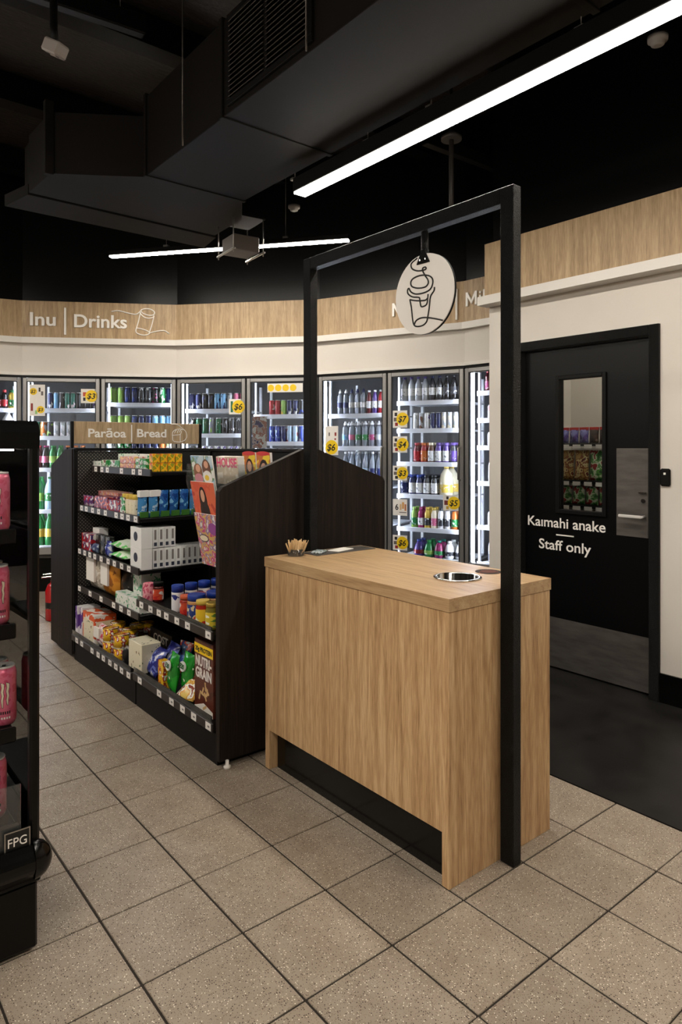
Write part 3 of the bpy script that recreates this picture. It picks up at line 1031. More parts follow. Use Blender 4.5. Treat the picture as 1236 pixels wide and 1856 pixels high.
def make_fridge(k, doors, label):
    a, h, L = FAC[k]
    t = thing('display_fridge', label, 'fridge', (a.x, a.y, 0), h, 'glass-door drink fridges along the back wall')
    zt, zb = Z_RAIL - 0.03, 0.36
    MB().box(0.02, L - 0.02, 0.10, 0.14, 0, zb).obj('plinth', [BLACK_WALL], t)
    MB().box(0.01, L - 0.01, 0.06, 0.8, zb - 0.03, zb + 0.02).obj('cabinet_base', [pm('cabinet_grey', (96, 94, 92), 0.5)], t)
    n = len(doors)
    nth = {}
    W = L / n
    # fixed surround
    s = MB()
    s.cbox(0.0, L, 0.004, 0.075, zt - 0.018, zt, 0.003).cbox(0.0, L, 0.004, 0.075, zb, zb + 0.035, 0.003)
    for i in range(n + 1):
        s.cbox(max(0.0, W * i - 0.022), min(L, W * i + 0.022), 0.02, 0.075, zb + 0.035, zt - 0.018, 0.003)
    s.obj('surround', [GASKET], t)
    for i in range(n + 1):
        x = min(max(W * i, 0.03), L - 0.03)
        MB().cbox(x - 0.007, x + 0.007, 0.079, 0.09, zb + 0.06, zt - 0.04, 0.002).obj('light_strip', [FRIDGE_LED], t)
    for i, dd in enumerate(doors):
        x0, x1 = W * i + 0.008, W * (i + 1) - 0.008
        z0, z1 = zb + 0.012, zt - 0.020
        fw = 0.036
        d = MB()
        d.cbox(x0, x0 + fw, -0.009, 0.018, z0, z1, 0.004).cbox(x1 - fw, x1, -0.009, 0.018, z0, z1, 0.004)
        d.cbox(x0 + fw, x1 - fw, -0.009, 0.018, z1 - fw, z1, 0.004).cbox(x0 + fw, x1 - fw, -0.009, 0.018, z0, z0 + fw + 0.03, 0.004)
        do = d.obj('door', [ALU], t)
        b2 = MB()
        b2.box(x0 + fw, x0 + fw + 0.006, -0.008, 0.016, z0 + fw, z1 - fw).box(x1 - fw - 0.006, x1 - fw, -0.008, 0.016, z0 + fw, z1 - fw)
        b2.box(x0 + fw, x1 - fw, -0.008, 0.016, z1 - fw - 0.006, z1 - fw)
        b2.obj('gasket', [GASKET], do)
        MB().box(x0 + fw, x1 - fw, -0.004, 0.002, z0 + fw + 0.02, z1 - fw).obj('glass_pane', [GLASS], do)
        hx = x1 - 0.03
        MB().tube([(hx, -0.009, 1.12), (hx, -0.05, 1.13), (hx, -0.055, 1.2), (hx, -0.055, 1.32), (hx, -0.05, 1.39), (hx, -0.009, 1.40)], 0.008, 8).obj('handle', [STEEL], do)
        # uprights and shelves
        up = MB()
        for ux in (x0 + 0.05, x1 - 0.05):
            up.box(ux - 0.012, ux + 0.012, 0.66, 0.69, zb + 0.05, zt - 0.05)
            up.box(ux - 0.008, ux + 0.008, 0.12, 0.14, zb + 0.05, zt - 0.05)
        up.obj('upright', [WHITE_SHELF], t)
        for si, (z, items) in enumerate(dd['shelves']):
            sh = MB().box(x0 + 0.03, x1 - 0.03, 0.135, 0.65, z - 0.012, z).obj('shelf', [WHITE_SHELF], t)
            MB().cbox(x0 + 0.03, x1 - 0.03, 0.118, 0.132, z - 0.028, z + 0.012, 0.002).obj('price_rail', [pm('price_rail_white', (225, 226, 234), 0.4)], sh)
            # drinks on the shelf
            xa = x0 + 0.05 + dd.get('inset', {}).get(si, 0.0)
            xb = x1 - 0.05
            tot = sum(it[-1] for it in items)
            if not tot:
                continue
            x = xa
            for it in items:
                kind, body, lab, capc, cnt = it
                r = max(p[0] for p in PROFILES[kind][0]) if kind != 'gap' else 0.035
                need = sum((2 * max(p[0] for p in PROFILES[q_[0]][0]) + 0.003) * q_[-1] for q_ in items)
                sq = min(1.0, (xb - xa) / need)
                r *= sq
                for q in range(cnt):
                    rows = 2 if z < 1.5 else 1
                    for row in range(rows):
                        lx, ly = x + r, 0.15 + r + row * (2 * r + 0.006)
                        wx = a.x + lx * math.cos(h) - ly * math.sin(h)
                        wy = a.y + lx * math.sin(h) + ly * math.cos(h)
                        hgt = PROFILES[kind][0][-1][1]
                        if hidden_by_shop_floor((wx, wy, z + hgt)):
                            continue
                        cn = body if body != 'clear' else 'clear ' + lab
                        cn = (cn + ' ' + lab if body not in ('clear', lab) and lab != 'white' else cn).replace('_', ' ')
                        key = (i, si, row, cn, kind)
                        nth[key] = nth.get(key, -1) + 1
                        desc = '%s %s %s from left, %s row, %s shelf, %s' % (NTH[nth[key]], cn, PROFILES[kind][3], ('front', 'back')[row], ORD[si], dd['name'])
                        o_ = drink(kind, body, lab, capc, (wx, wy, z + 0.0006), h + random.uniform(-0.5, 0.5), desc, 'drinks on the %s shelf of the %s' % (ORD[si], dd['name']))
                        o_.scale = (sq, sq, 1)
                    x += 2 * r + 0.003 * sq
    return t


def R(kind, seq):
    """'navy/white/black*3, ...' -> list of (kind, body, label, cap, count)"""
    out = []
    for it in seq.split(','):
        it = it.strip()
        c, n = (it.split('*') + ['1'])[:2]
        p = (c.split('/') + ['white', 'white'])[:3]
        out.append((kind, p[0], p[1], p[2], int(n)))
    return out


make_fridge(0, [
    dict(name='leftmost fridge', shelves=[(1.76, R('juice', 'orange/yellow/white*4, maroon/red/red*4')), (1.46, []), (1.15, [])]),
    dict(name='cut-off left fridge', shelves=[(1.76, R('juice', 'maroon/white/red*3, pink/white/orange*3, black/red/red*3, yellow/green/green')), (1.48, R('jug', 'white/silver/white*5')), (1.18, R('juice', 'orange/white/green*4, yellow/green/green*4')), (0.78, R('large', 'orange/yellow/orange*3, maroon/white/red*3')), (0.43, R('large', 'charcoal/red/red*3, black/white/red*3'))]),
], 'glass door fridge cut off by the left edge of the photo')
make_fridge(1, [
    dict(name='first full fridge door', inset={0: 0.13},
         shelves=[(1.765, R('can', 'navy/white, sky/white, charcoal/silver, teal/white*2') + R('can', 'black/charcoal*3, purple/white')),
                  (1.495, R('slim', 'teal/lime*1, orange/white*1, charcoal/lime*1, silver/white*3, black/white*3')),
                  (1.185, R('pet', 'maroon/pink/red*1, black/pink/magenta*1, green/lime/green*2, black/orange/orange*3')),
                  (0.78, R('large', 'green/lime/green*1, pale_blue/green/green*2, green/lime/green*3')),
                  (0.43, R('large', 'green/yellow/green*3, teal/yellow/green*3'))]),
    dict(name='second full fridge door',
         shelves=[(1.825, R('can', 'lime/silver*2, navy/blue*2, charcoal/white*2, black/magenta, green/white, navy/white')),
                  (1.545, R('can', 'lime/white*3, navy/blue*1, navy/white*2, sky/white*3')),
                  (1.33, R('short', 'white/grey*1, green/white*2, navy/white*4, orange/yellow*1, white/lime*1'))]),
], 'double glass door fridge beneath the Drinks lettering')
make_fridge(2, [
    dict(name='third full fridge door',
         shelves=[(1.765, R('can', 'navy/white*2, black/navy*2, sky/navy*2, silver/grey*1, pink/magenta*2')),
                  (1.52, R('can', 'black/white*1, dark_green/black*2, grey/lime*1, dark_green/white*1, black/grey*1, charcoal/white*2')),
                  (1.285, R('short', 'charcoal/lime*2, white/purple*7'))]),
    dict(name='fourth full fridge door', inset={0: 0.12, 1: 0.12},
         shelves=[(1.705, R('slim', 'red/white*2, lime/yellow*1, navy/white*2, charcoal/blue*1, navy/silver*2')),
                  (1.44, R('can', 'blue/pale_blue*2, navy/silver*1, pale_blue/red*2, blue/silver*3')),
                  (1.22, R('can', 'navy/white*8'))]),
], 'double glass door fridge beyond the magazine rack')
make_fridge(3, [
    dict(name='fifth full fridge door', inset={0: 0.05, 1: 0.1, 2: 0.1},
         shelves=[(1.70, R('sport', 'clear/navy/white*2, clear/white/navy*3') + R('pet', 'maroon/white/white*1, purple/white/white*1, red/white/white*2')),
                  (1.395, R('sport', 'clear/sky/white*1, clear/pink/white*1, clear/green/white*2, clear/magenta/white*1, clear/silver/white*2')),
                  (1.03, R('large', 'clear/pale_blue/white*4, clear/navy/white*3')),
                  (0.685, R('large', 'clear/blue/white*6'))]),
    dict(name='sixth full fridge door', inset={1: 0.12, 2: 0.12, 4: 0.1, 5: 0.12},
         shelves=[(1.80, R('pet', 'silver/white/purple*4, charcoal/white/navy*2, black/charcoal/black*3')),
                  (1.552, R('slim', 'white/silver*1, silver/brown*1, white/purple*1, navy/silver*2, silver/cream*3, black/white*1')),
                  (1.255, R('shake', 'maroon/red/red*1, red/orange/orange*1, brown/white/cream*1, purple/white/purple*2, charcoal/purple/purple*1, cream/red/red*1')),
                  (0.968, R('shake', 'white/navy/blue*1, navy/white/blue*2, charcoal/white/black*2') + R('jug', 'cream/yellow/yellow*1')),
                  (0.672, R('juice', 'lime/green/lime*1, magenta/white/magenta*1, yellow/charcoal/yellow*1, cream/pink/yellow*1, white/charcoal/charcoal*2, orange/green/navy*2')),
                  (0.41, R('globe', 'purple/red/blue*1, green/lime/green*1, magenta/green/teal*1, white/charcoal/white*2'))]),
], 'double glass door fridge between the gondola and the white wall')
make_fridge(4, [
    dict(name='fridge beside white wall', inset={0: 0.02, 1: 0.05, 2: 0.05, 3: 0.04, 4: 0.05, 5: 0.04},
         shelves=[(1.86, R('juice', 'maroon/magenta/red*6')), (1.63, R('short', 'white/pink*3')), (1.40, R('short', 'white/silver*4')), (1.10, R('jug', 'white/silver/white*2')), (0.73, R('short', 'white/pale_blue*4')), (0.42, R('jug', 'white/grey/white*2'))]),
], 'glass door fridge partly hidden by the end of the white wall')


# price posters on the fridge glass
def poster(k, u0, u1, v0, v1, price, label, disc=None, blobs=(), two=None):
    a, h, L = FAC[k]
    x0, z1 = facet_point(k, u0, v0, 0.0)
    x1, z0 = facet_point(k, u1, v1, 0.0)
    W, H = x1 - x0, z1 - z0
    ly = -0.0075
    loc = (a.x + x0 * math.cos(h) - ly * math.sin(h), a.y + x0 * math.sin(h) + ly * math.cos(h), z0)
    t = thing('price_poster', label, 'poster', loc, h, 'yellow dot price posters on the fridge doors')
    MB().box(0, W, 0.0, 0.002, 0, H).obj('sheet', [PAPER], t)
    for cx, cz, r, txt in (disc if isinstance(disc, list) else [disc + (price,)]):
        r = r * min(W, H) if W < 2.5 * H else r * H
        dm_ = MB().lathe([(r, 0), (r, 0.0015)], 24)
        d = dm_.obj('price_dot', [YELLOW], t)
        d.matrix_local = Matrix.Translation((cx * W, 0.0, cz * H)) @ Matrix.Rotation(math.pi / 2, 4, 'X')
        if txt:
            me = text_mesh(txt, r * (1.25 if len(txt) > 1 else 0.8), r * 0.9, 0.001, 0.02)
            for v in me.vertices:
                v.co.x += v.co.z * 0.2
            me.materials.clear()
            me.materials.append(INK)
            place('price', me, t, (cx * W - r * 0.72, -0.0015, cz * H - r * 0.45))
    for bx, bz, bw, bh, c in blobs:
        o = MB().cbox(-bw * W / 2, bw * W / 2, -0.0008, 0.0, -bh * H / 2, bh * H / 2, 0.0004).obj('product_picture', [pm('picture_%d_%d_%d' % c, c, 0.5)], t, (bx * W, 0, bz * H))
    return t


BLK, RED_, GRY = (40, 34, 32), (150, 40, 36), (110, 100, 96)
poster(1, 53, 82, 697, 754, '', 'tall two-price poster, $2 above $3, on the first fridge door', [(0.27, 0.78, 0.23, '$2'), (0.72, 0.20, 0.24, '$3')], [(0.66, 0.84, 0.12, 0.13, BLK), (0.82, 0.72, 0.14, 0.13, GRY), (0.18, 0.28, 0.13, 0.24, RED_), (0.45, 0.12, 0.14, 0.12, (150, 200, 120))])
poster(1, 147, 175, 705, 731, '$3', 'small $3 poster at the upper right of the first fridge door', (0.68, 0.5, 0.42), [(0.24, 0.62, 0.22, 0.3, (200, 90, 60)), (0.22, 0.28, 0.16, 0.24, BLK)])
poster(2, 415.5, 441, 723.5, 751, '$6', '$6 poster with two bottles on the third fridge door', (0.68, 0.5, 0.45), [(0.2, 0.5, 0.16, 0.72, (40, 110, 80))])
poster(2, 485, 549, 695.5, 710.5, '', 'wide strip poster with four yellow dots on the fourth fridge door', [(0.1 + 0.21 * q, 0.5, 0.38, '') for q in range(4)], [(0.04 + 0.21 * q, 0.48, 0.035, 0.5, RED_ if q % 2 else BLK) for q in range(4)])
poster(3, 590, 613.5, 772.5, 825, '$6', 'tall $6 poster with small bottles at the foot of the fifth fridge door', (0.5, 0.27, 0.48), [(0.32, 0.72, 0.1, 0.12, GRY), (0.8, 0.72, 0.14, 0.12, RED_), (0.78, 0.55, 0.12, 0.06, RED_)])
for v0, v1, pr, nm in ((744.5, 775, '$7', 'topmost'), (791, 820.5, '$4', 'second'), (844, 871, '$3', 'third'), (969, 998, '$6', 'lowest')):
    poster(3, 712.5, 738.5, v0, v1, pr, '%s %s poster down the left of the sixth fridge door' % (nm, pr), (0.68, 0.5, 0.42), [(0.22, 0.78, 0.18, 0.2, BLK), (0.18, 0.48, 0.22, 0.22, GRY), (0.26, 0.2, 0.2, 0.2, RED_ if pr != '$3' else BLK)])
p6 = poster(3, 712.5, 738.5, 904, 935, '', 'fourth poster down the sixth fridge door, orange bottles, no yellow dot', [], [(0.72, 0.62, 0.14, 0.4, (214, 160, 90)), (0.55, 0.52, 0.12, 0.36, (226, 190, 140)), (0.88, 0.5, 0.12, 0.4, (190, 120, 70)), (0.7, 0.2, 0.5, 0.05, GRY)])
lettering('price', '6', p6, (0.025, -0.001, 0.05), 0.03, 0.05, INK, 0.001, 0, 0.02)
poster(3, 803.5, 832.5, 897, 926, '$5', '$5 poster at the right of the sixth fridge door', (0.68, 0.5, 0.42), [(0.28, 0.82, 0.14, 0.2, BLK), (0.2, 0.5, 0.24, 0.3, (120, 50, 50)), (0.28, 0.18, 0.16, 0.2, (200, 160, 60))])
# illustrated poster in the fourth door
a, h, L = FAC[2]
x0, z1 = facet_point(2, 457, 755)
x1, z0 = facet_point(2, 483, 812)
t = thing('picture_poster', 'photo poster of purple packs inside the fourth fridge door', 'poster', (a.x + x0 * math.cos(h) - 0.1 * math.sin(h) * 0, a.y + x0 * math.sin(h), z0), h)
MB().box(0, x1 - x0, 0.006, 0.008, 0, z1 - z0).obj('sheet', [printed('purple_poster', [(56, 46, 110), (190, 170, 176), (170, 110, 100), (230, 226, 230)], 14, 0.4, 2.0)], t)

# ================================================================ GONDOLA
GX0, GX1, GC = 1.44, 2.425, 1.93
gd = thing('gondola_shelving', 'black double-sided shop gondola with dark timber ends full of groceries', 'shelving', (GC, 3.8, 0))


def G(mb, name, mats, parent=gd):
    """mesh given in world coordinates, hung under the gondola"""
    o = mb.obj(name, mats, parent)
    if parent is gd:
        o.location = (-GC, -3.8, 0)
    return o


G(MB().prism([(1.448, 0.03), (1.448, 1.205), (1.465, 1.224), (1.895, 1.388), (1.985, 1.388), (2.405, 1.243), (2.422, 1.222), (2.422, 0.03)], 2.622, 2.655, 'y'), 'end_panel', [DARKWOOD])
G(MB().prism([(4.60, 0.03), (4.60, 1.385), (4.73, 1.385), (5.05, 1.27), (5.06, 1.25), (5.06, 0.03)], 1.446, 1.466, 'x'), 'side_panel', [DARKWOOD])
G(MB().prism([(4.60, 0.03), (4.60, 1.385), (4.73, 1.385), (5.05, 1.27), (5.06, 1.25), (5.06, 0.03)], 2.404, 2.424, 'x'), 'side_panel', [DARKWOOD])
G(MB().box(GC - 0.02, GC + 0.02, 2.656, 4.578, 0.14, 1.386), 'back_panel', [pm('back_panel_black', (12, 11, 10), 0.5, spec=0.2)])
pv = MB().box(-0.228, 0.218, -0.006, 0.006, 0.15, 1.37).obj('perforated_panel', [PERF], gd)
pv.location = (1.70 - GC, 4.587 - 3.8, 0)
pv2 = MB().box(-0.2, 0.2, -0.006, 0.006, 0.15, 1.37).obj('perforated_panel', [PERF], gd)
pv2.location = (2.17 - GC, 4.587 - 3.8, 0)
for y in (2.668, 3.562, 4.575):
    G(MB().cbox(GC - 0.03, GC + 0.03, y - 0.012, y + 0.012, 0, 1.388, 0.002), 'upright', [BLACK])
G(MB().cbox(1.452, 1.476, 4.578, 4.598, 0.05, 1.386, 0.002), 'corner_post', [BLACK])
G(MB().cbox(1.46, 2.41, 4.56, 4.602, 1.372, 1.392, 0.002), 'top_rail', [BLACK])
G(MB().cbox(GC - 0.03, GC + 0.03, 2.656, 4.56, 1.374, 1.39, 0.002), 'top_rail', [BLACK])
for y0, y1 in ((2.658, 3.556), (3.568, 4.585)):
    G(MB().cbox(1.458, 2.41, y0, y1, 0.0, 0.138, 0.002), 'base', [BLACK])
G(MB().cbox(1.468, 2.402, 4.61, 5.04, 0.03, 0.16, 0.002), 'base', [BLACK])
for x, y in ((1.48, 2.612), (2.38, 2.612), (1.49, 5.02)):
    G(MB().lathe([(0.016, 0), (0.016, 0.012), (0.008, 0.014), (0.008, 0.035)], 12, (x, y, 0)), 'levelling_foot', [PAPER])
tick_me = MB().box(-0.0012, 0, -0.024, 0.024, -0.016, 0.016).mesh('price_ticket', [TICKET])
tick_print = MB().box(-0.0018, -0.0012, -0.012, 0.004, -0.004, 0.004).mesh('ticket_print', [GRY_M] if 'GRY_M' in globals() else [pm('ticket_grey', (120, 116, 112), 0.5)])


def shelf(x0, y0, y1, zlip, side=-1, tickets=True, guard=0.0, pitch=0.098, skip=0.15):
    """a tray with a ticket lip on the aisle edge; zlip is the bottom of the lip; returns the loading height"""
    zt = zlip + 0.022
    if side < 0:
        sh = G(MB().cbox(x0 + 0.004, GC - 0.03, y0, y1, zlip, zt, 0.003), 'shelf', [BLACK_SHELF])
        G(MB().cbox(x0 - 0.006, x0 + 0.004, y0, y1, zlip - 0.002, zlip + 0.038, 0.002), 'ticket_rail', [pm('ticket_rail', (40, 33, 31), 0.4)], sh)
    else:
        sh = G(MB().cbox(GC + 0.03, x0 - 0.004, y0, y1, zlip, zt, 0.003), 'shelf', [BLACK_SHELF])
        G(MB().cbox(x0 - 0.004, x0 + 0.006, y0, y1, zlip - 0.002, zlip + 0.038, 0.002), 'ticket_rail', [pm('ticket_rail', (40, 33, 31), 0.4)], sh)
    if tickets:
        y = y0 + 0.035
        while y < y1 - 0.03:
            if random.random() > skip:
                place('price_ticket', tick_me, sh, (x0 - 0.0062, y, zlip + 0.018))
                place('price_ticket', tick_print, sh, (x0 - 0.0062, y, zlip + 0.018)).name = 'ticket_print'
            y += pitch * random.uniform(0.85, 1.2)
    if guard:
        G(MB().box(x0 - 0.004, x0 + 0.0, y0 + 0.01, y1 - 0.01, zlip + 0.038, zlip + 0.038 + guard), 'shelf_guard', [ACRYLIC], sh)
    return zt


ZB_N = shelf(1.44, 2.662, 3.552, 0.150, guard=0.03, pitch=0.12)
Z2_N = shelf(1.44, 2.662, 3.50, 0.552, guard=0.02)
ZB_F = shelf(1.44, 3.57, 4.57, 0.138, guard=0.03)
Z2_F = shelf(1.48, 3.57, 4.57, 0.455, skip=0.3)
Z3_F = shelf(1.48, 3.57, 4.57, 0.700, skip=0.05)
Z4_F = shelf(1.48, 3.57, 4.57, 0.985)
Z5_F = shelf(1.55, 3.57, 4.50, 1.238)
for zz, xx in ((0.14, 2.42), (0.47, 2.38), (0.72, 2.38), (0.99, 2.36), (1.23, 2.3)):
    shelf(xx, 2.662, 3.55, zz, 1, False)
    shelf(xx, 3.575, 4.57, zz, 1, False)

# bread sign on the far end of the gondola
bs = thing('bread_sign', 'oak Paraoa Bread sign with loaf outline standing on the gondola', 'sign', (GC, 4.6, 1.392))
BX0, BX1 = ony(134, 780, 4.598).x, ony(361, 780, 4.598).x
bz0, bz1 = 0.03, 0.178
MB().cbox(BX0 - GC, BX1 - GC, 0.0, 0.016, bz0, bz1, 0.002).obj('board', [OAK_BAND], bs)
for x in (BX0 - GC - 0.02, BX1 - GC):
    MB().cbox(x, x + 0.02, -0.004, 0.02, 0.0, bz1, 0.002).obj('bracket', [BLACK], bs)


def on_board(u, v):
    p = ony(u, v, 4.598)
    return p.x - GC, p.z - 1.392


for txt, u0, u1 in (('Par\u0101oa', 160, 228.5), ('Bread', 248.5, 301.5)):
    x0, z0 = on_board(u0, 792)
    x1, _ = on_board(u1, 792)
    lettering('lettering', txt, bs, (x0, 0.0005, z0), x1 - x0, 0.056, WHITE_LETTER, 0.003, 0, 0.02)
x0, z1 = on_board(238.5, 770)
_, z0 = on_board(238.5, 802)
MB().box(x0 - 0.004, x0 + 0.004, -0.003, 0.001, z0, z1).obj('divider_bar', [WHITE_LETTER], bs)
for st_ in ([(836, 108), (858, 104), (885, 112), (910, 132), (932, 152), (940, 175), (938, 195), (925, 212)],
            [(925, 212), (898, 222), (872, 221), (850, 214), (846, 190), (846, 165), (853, 150), (870, 140), (895, 137), (915, 142)],
            [(846, 178), (870, 176), (897, 172), (905, 150)], [(897, 172), (897, 200), (898, 221)],
            [(860, 166), (864, 152), (872, 144)], [(876, 164), (881, 150), (889, 142)], [(890, 160), (896, 148), (904, 142)]):
    pts = []
    for px, py in st_:
        x, z = on_board(80 + px * 0.2751, 740 + py * 0.2751)
        pts.append((x, -0.0005, z))
    MB().tube(smooth_path(pts, 3), 0.0028, 6).obj('icon_line', [WHITE_LETTER], bs)


# ---------------------------------------------------------------- grocery makers
def yu(u, x):
    return onx(u, 900, x).y


def ybox(name, cat, label, u0, u1, x0, dx, h, z, mat, front=None, frac=(0.1, 0.9, 0.2, 0.8), gap=0.003, rz=0.0, group=None):
    """carton whose face towards the aisle spans the measured columns u0..u1"""
    y1, y0 = min(yu(u0, x0), 4.574), yu(u1, x0)
    W = y1 - y0 - gap
    loc = (x0 + dx / 2, (y0 + y1) / 2, z + 0.0008)
    o = MB().cbox(-dx / 2, dx / 2, -W / 2, W / 2, 0, h, 0.002).obj(name, [mat], None, loc, rz)
    tag(o, label, cat, group)
    if front:
        MB().box(-dx / 2 - 0.0008, -dx / 2, -W / 2 + W * frac[0], -W / 2 + W * frac[1], h * frac[2], h * frac[3]).obj('front_print', [front], o)
        MB().box(-dx / 2 + dx * frac[0], -dx / 2 + dx * frac[1], -W / 2 - 0.0008, -W / 2, h * frac[2], h * frac[3]).obj('end_print', [front], o)
    return o


def bag_mesh(name, w, h, d, mat, seed=1, top=None):
    """pillow bag standing up: width along y, depth along x; crimped top and bottom"""
    rnd = random.Random(seed)
    nx, nz = 7, 9
    mb = MB()
    vs, fs = [], []
    for side in (-1, 1):
        for j in range(nz):
            t = j / (nz - 1)
            for i in range(nx):
                s = i / (nx - 1)
                bulge = (math.sin(math.pi * min(1, max(0, (t - 0.02) / 0.93))) ** 0.55 if 0.02 < t < 0.95 else 0) * (math.sin(math.pi * s) ** 0.6)
                yy = (s - 0.5) * w * (1 - 0.08 * math.sin(math.pi * t))
                xx = side * (d / 2 * bulge * (1 + rnd.uniform(-0.16, 0.12)) + 0.0007)
                if t < 0.12:
                    xx *= 1.0
                vs.append((xx, yy + rnd.uniform(-1, 1) * w * 0.012, t * h + rnd.uniform(-1, 1) * h * 0.006))
    n = nx * nz
    for j in range(nz - 1):
        for i in range(nx - 1):
            a = j * nx + i
            fs.append((a, a + nx, a + nx + 1, a + 1))
            b = n + a
            fs.append((b, b + 1, b + nx + 1, b + nx))
    for j in range(nz - 1):
        for i in (0, nx - 1):
            a = j * nx + i
            fs.append((a, n + a, n + a + nx, a + nx) if i == 0 else (a, a + nx, n + a + nx, n + a))
    for j in (0, nz - 1):
        for i in range(nx - 1):
            a = j * nx + i
            fs.append((a, a + 1, n + a + 1, n + a) if j == 0 else (a, n + a, n + a + 1, a + 1))
    mb.add(vs, fs, 0, True)
    return mb.mesh(name, [mat])


def bag(name, cat, label, y, x, z, w, h, d, mat, patch=None, rz=0.0, tilt=0.0, seed=1, group=None):
    y = min(y, 4.572 - w / 2)                   # keep clear of the perforated end
    o = place(name, bag_mesh(name, w, h, d, mat, seed), None, (x, y, z + 0.001), rz)
    if tilt:
        o.rotation_euler = (0, tilt, rz)
    tag(o, label, cat, group)
    if patch:
        pm_, (a0, a1, b0, b1) = patch[0], patch[1]
        MB().add([(-d / 2 * 1.05 - 0.001, (a - 0.5) * w, b * h) for a, b in ((a0, b0), (a1, b0), (a1, b1), (a0, b1))] +
                 [(-d / 2 * 0.8, (a - 0.5) * w, b * h) for a, b in ((a0, b0), (a1, b0), (a1, b1), (a0, b1))],
                 [(3, 2, 1, 0), (4, 5, 6, 7), (0, 1, 5, 4), (1, 2, 6, 5), (2, 3, 7, 6), (3, 0, 4, 7)]).obj('paper_label', [pm_], o)
    return o


def jar(name, cat, label, x, y, z, r, h, body, lid, band=None, lidh=0.02, group=None, neck=0.9):
    o = MB().lathe([(r * 0.92, 0), (r, h * 0.05), (r, h * 0.72), (r * neck, h * 0.82), (r * neck, h - lidh)], 18).obj(name, [body], None, (x, y, z + 0.0008))
    tag(o, label, cat, group)
    if lid:
        MB().lathe([(r * neck * 1.06, h - lidh), (r * neck * 1.06, h - 0.002), (r * neck * 1.0, h)], 18).obj('lid', [lid], o)
    if band:
        MB().lathe([(r * 1.012, h * 0.12), (r * 1.012, h * 0.66)], 18, caps=False).obj('label_band', [band], o)
    return o


def tin(name, label, x, y, z, r, h, mat, group, topmat=LID_METAL):
    o = MB().lathe([(r, 0), (r, h)], 18).obj(name, [mat], None, (x, y, z + 0.0008))
    MB().lathe([(r * 1.02, 0), (r * 1.02, 0.003)], 18).obj('bottom_rim', [LID_METAL], o)
    MB().lathe([(r * 1.02, h - 0.003), (r * 1.02, h + 0.0015), (r * 0.94, h + 0.0015), (r * 0.93, h - 0.002), (0, h - 0.002)], 18, caps=False).obj('lid', [topmat], o)
    return tag(o, label, 'tin', group)


P = printed
m_white_green = P('p_white_green', [(230, 232, 226), (230, 232, 226), (70, 160, 110)], 40, 0.4, 1)
m_green = P('p_green', [(40, 140, 66), (40, 140, 66), (226, 232, 222), (120, 60, 60)], 34, 0.35, 2)
m_pinkwhite = P('p_pinkwhite', [(226, 214, 208), (200, 120, 120), (232, 190, 120)], 36, 0.35, 3)
m_orange = P('p_orange', [(236, 148, 26), (246, 190, 40), (150, 150, 40), (206, 60, 40)], 30, 0.3, 4)
m_sachet = P('p_sachet', [(222, 214, 220), (96, 56, 120), (180, 50, 70)], 34, 0.35, 5)
m_redpurple = P('p_redpurple', [(140, 36, 50), (70, 40, 110), (214, 90, 50), (230, 220, 220)], 34, 0.35, 6)
m_red = P('p_red', [(176, 30, 36), (176, 30, 36), (60, 40, 100), (226, 220, 214)], 30, 0.35, 7)
m_blue = P('p_blue', [(40, 96, 164), (66, 134, 190), (186, 212, 230)], 24, 0.25, 8)
m_blue2 = P('p_blue2', [(24, 60, 122), (36, 88, 152), (120, 176, 210)], 24, 0.25, 9)
m_tissue = P('p_tissue', [(232, 230, 226), (232, 230, 226), (60, 62, 66)], 30, 0.45, 10)
m_wipes = P('p_wipes', [(196, 222, 182), (226, 234, 220), (90, 200, 90)], 16, 0.3, 11)
m_bread = P('p_bread', [(226, 222, 214), (196, 186, 170), (150, 140, 128)], 26, 0.4, 12)
m_honey = P('p_honey', [(196, 120, 30), (210, 140, 44), (150, 86, 26)], 16, 0.3, 13)
m_black = P('p_black', [(22, 22, 22), (22, 22, 22), (120, 116, 110)], 24, 0.3, 14)
m_yellow = P('p_yellow', [(232, 180, 30), (240, 196, 44), (170, 40, 36), (240, 236, 230)], 26, 0.3, 15)
m_cream = P('p_cream', [(230, 222, 196), (230, 222, 196), (90, 110, 70), (160, 90, 60)], 38, 0.45, 16, cuts=(0.6, 0.68))
m_navy = P('p_navy', [(40, 44, 120), (40, 44, 120), (96, 110, 190), (220, 222, 236)], 22, 0.25, 17)
m_lgreen = P('p_lgreen', [(40, 160, 48), (30, 130, 40), (236, 240, 230)], 16, 0.2, 18, cuts=(0.5, 0.63))
m_chips = P('p_chips', [(232, 200, 110), (210, 150, 60), (240, 236, 220), (140, 60, 40)], 22, 0.25, 19)
m_stripe = P('p_stripe', [(206, 60, 80), (236, 220, 220), (150, 30, 50)], 30, 0.35, 20)
m_choc = P('p_choc', [(92, 42, 28), (92, 42, 28), (70, 30, 20)], 14, 0.35, 21)
m_pinkjar = P('p_pinkjar', [(220, 110, 130), (236, 160, 170), (200, 80, 110)], 40, 0.2, 22)
m_purplebox = P('p_purplebox', [(236, 234, 236), (236, 234, 236), (96, 60, 140)], 14, 0.4, 23)
m_orangebox = P('p_orangebox', [(236, 232, 226), (220, 90, 40), (236, 232, 226)], 14, 0.4, 24)
LIDBLUE = pm('lid_blue', (24, 56, 150), 0.35)
m_tub = P('p_tub', [(236, 236, 240), (236, 236, 240), (40, 50, 130)], 24, 0.35, 25)
PEANUT = pm('peanut_butter', (176, 128, 74), 0.25, coat=0.4)
m_pnlabel = P('p_pnlabel', [(36, 60, 130), (36, 60, 130), (226, 210, 170), (190, 60, 40)], 30, 0.35, 26)
m_salsa = P('p_salsa', [(196, 40, 40), (240, 200, 50), (240, 236, 226)], 30, 0.3, 27, (0.3, 0.3, 1.6))
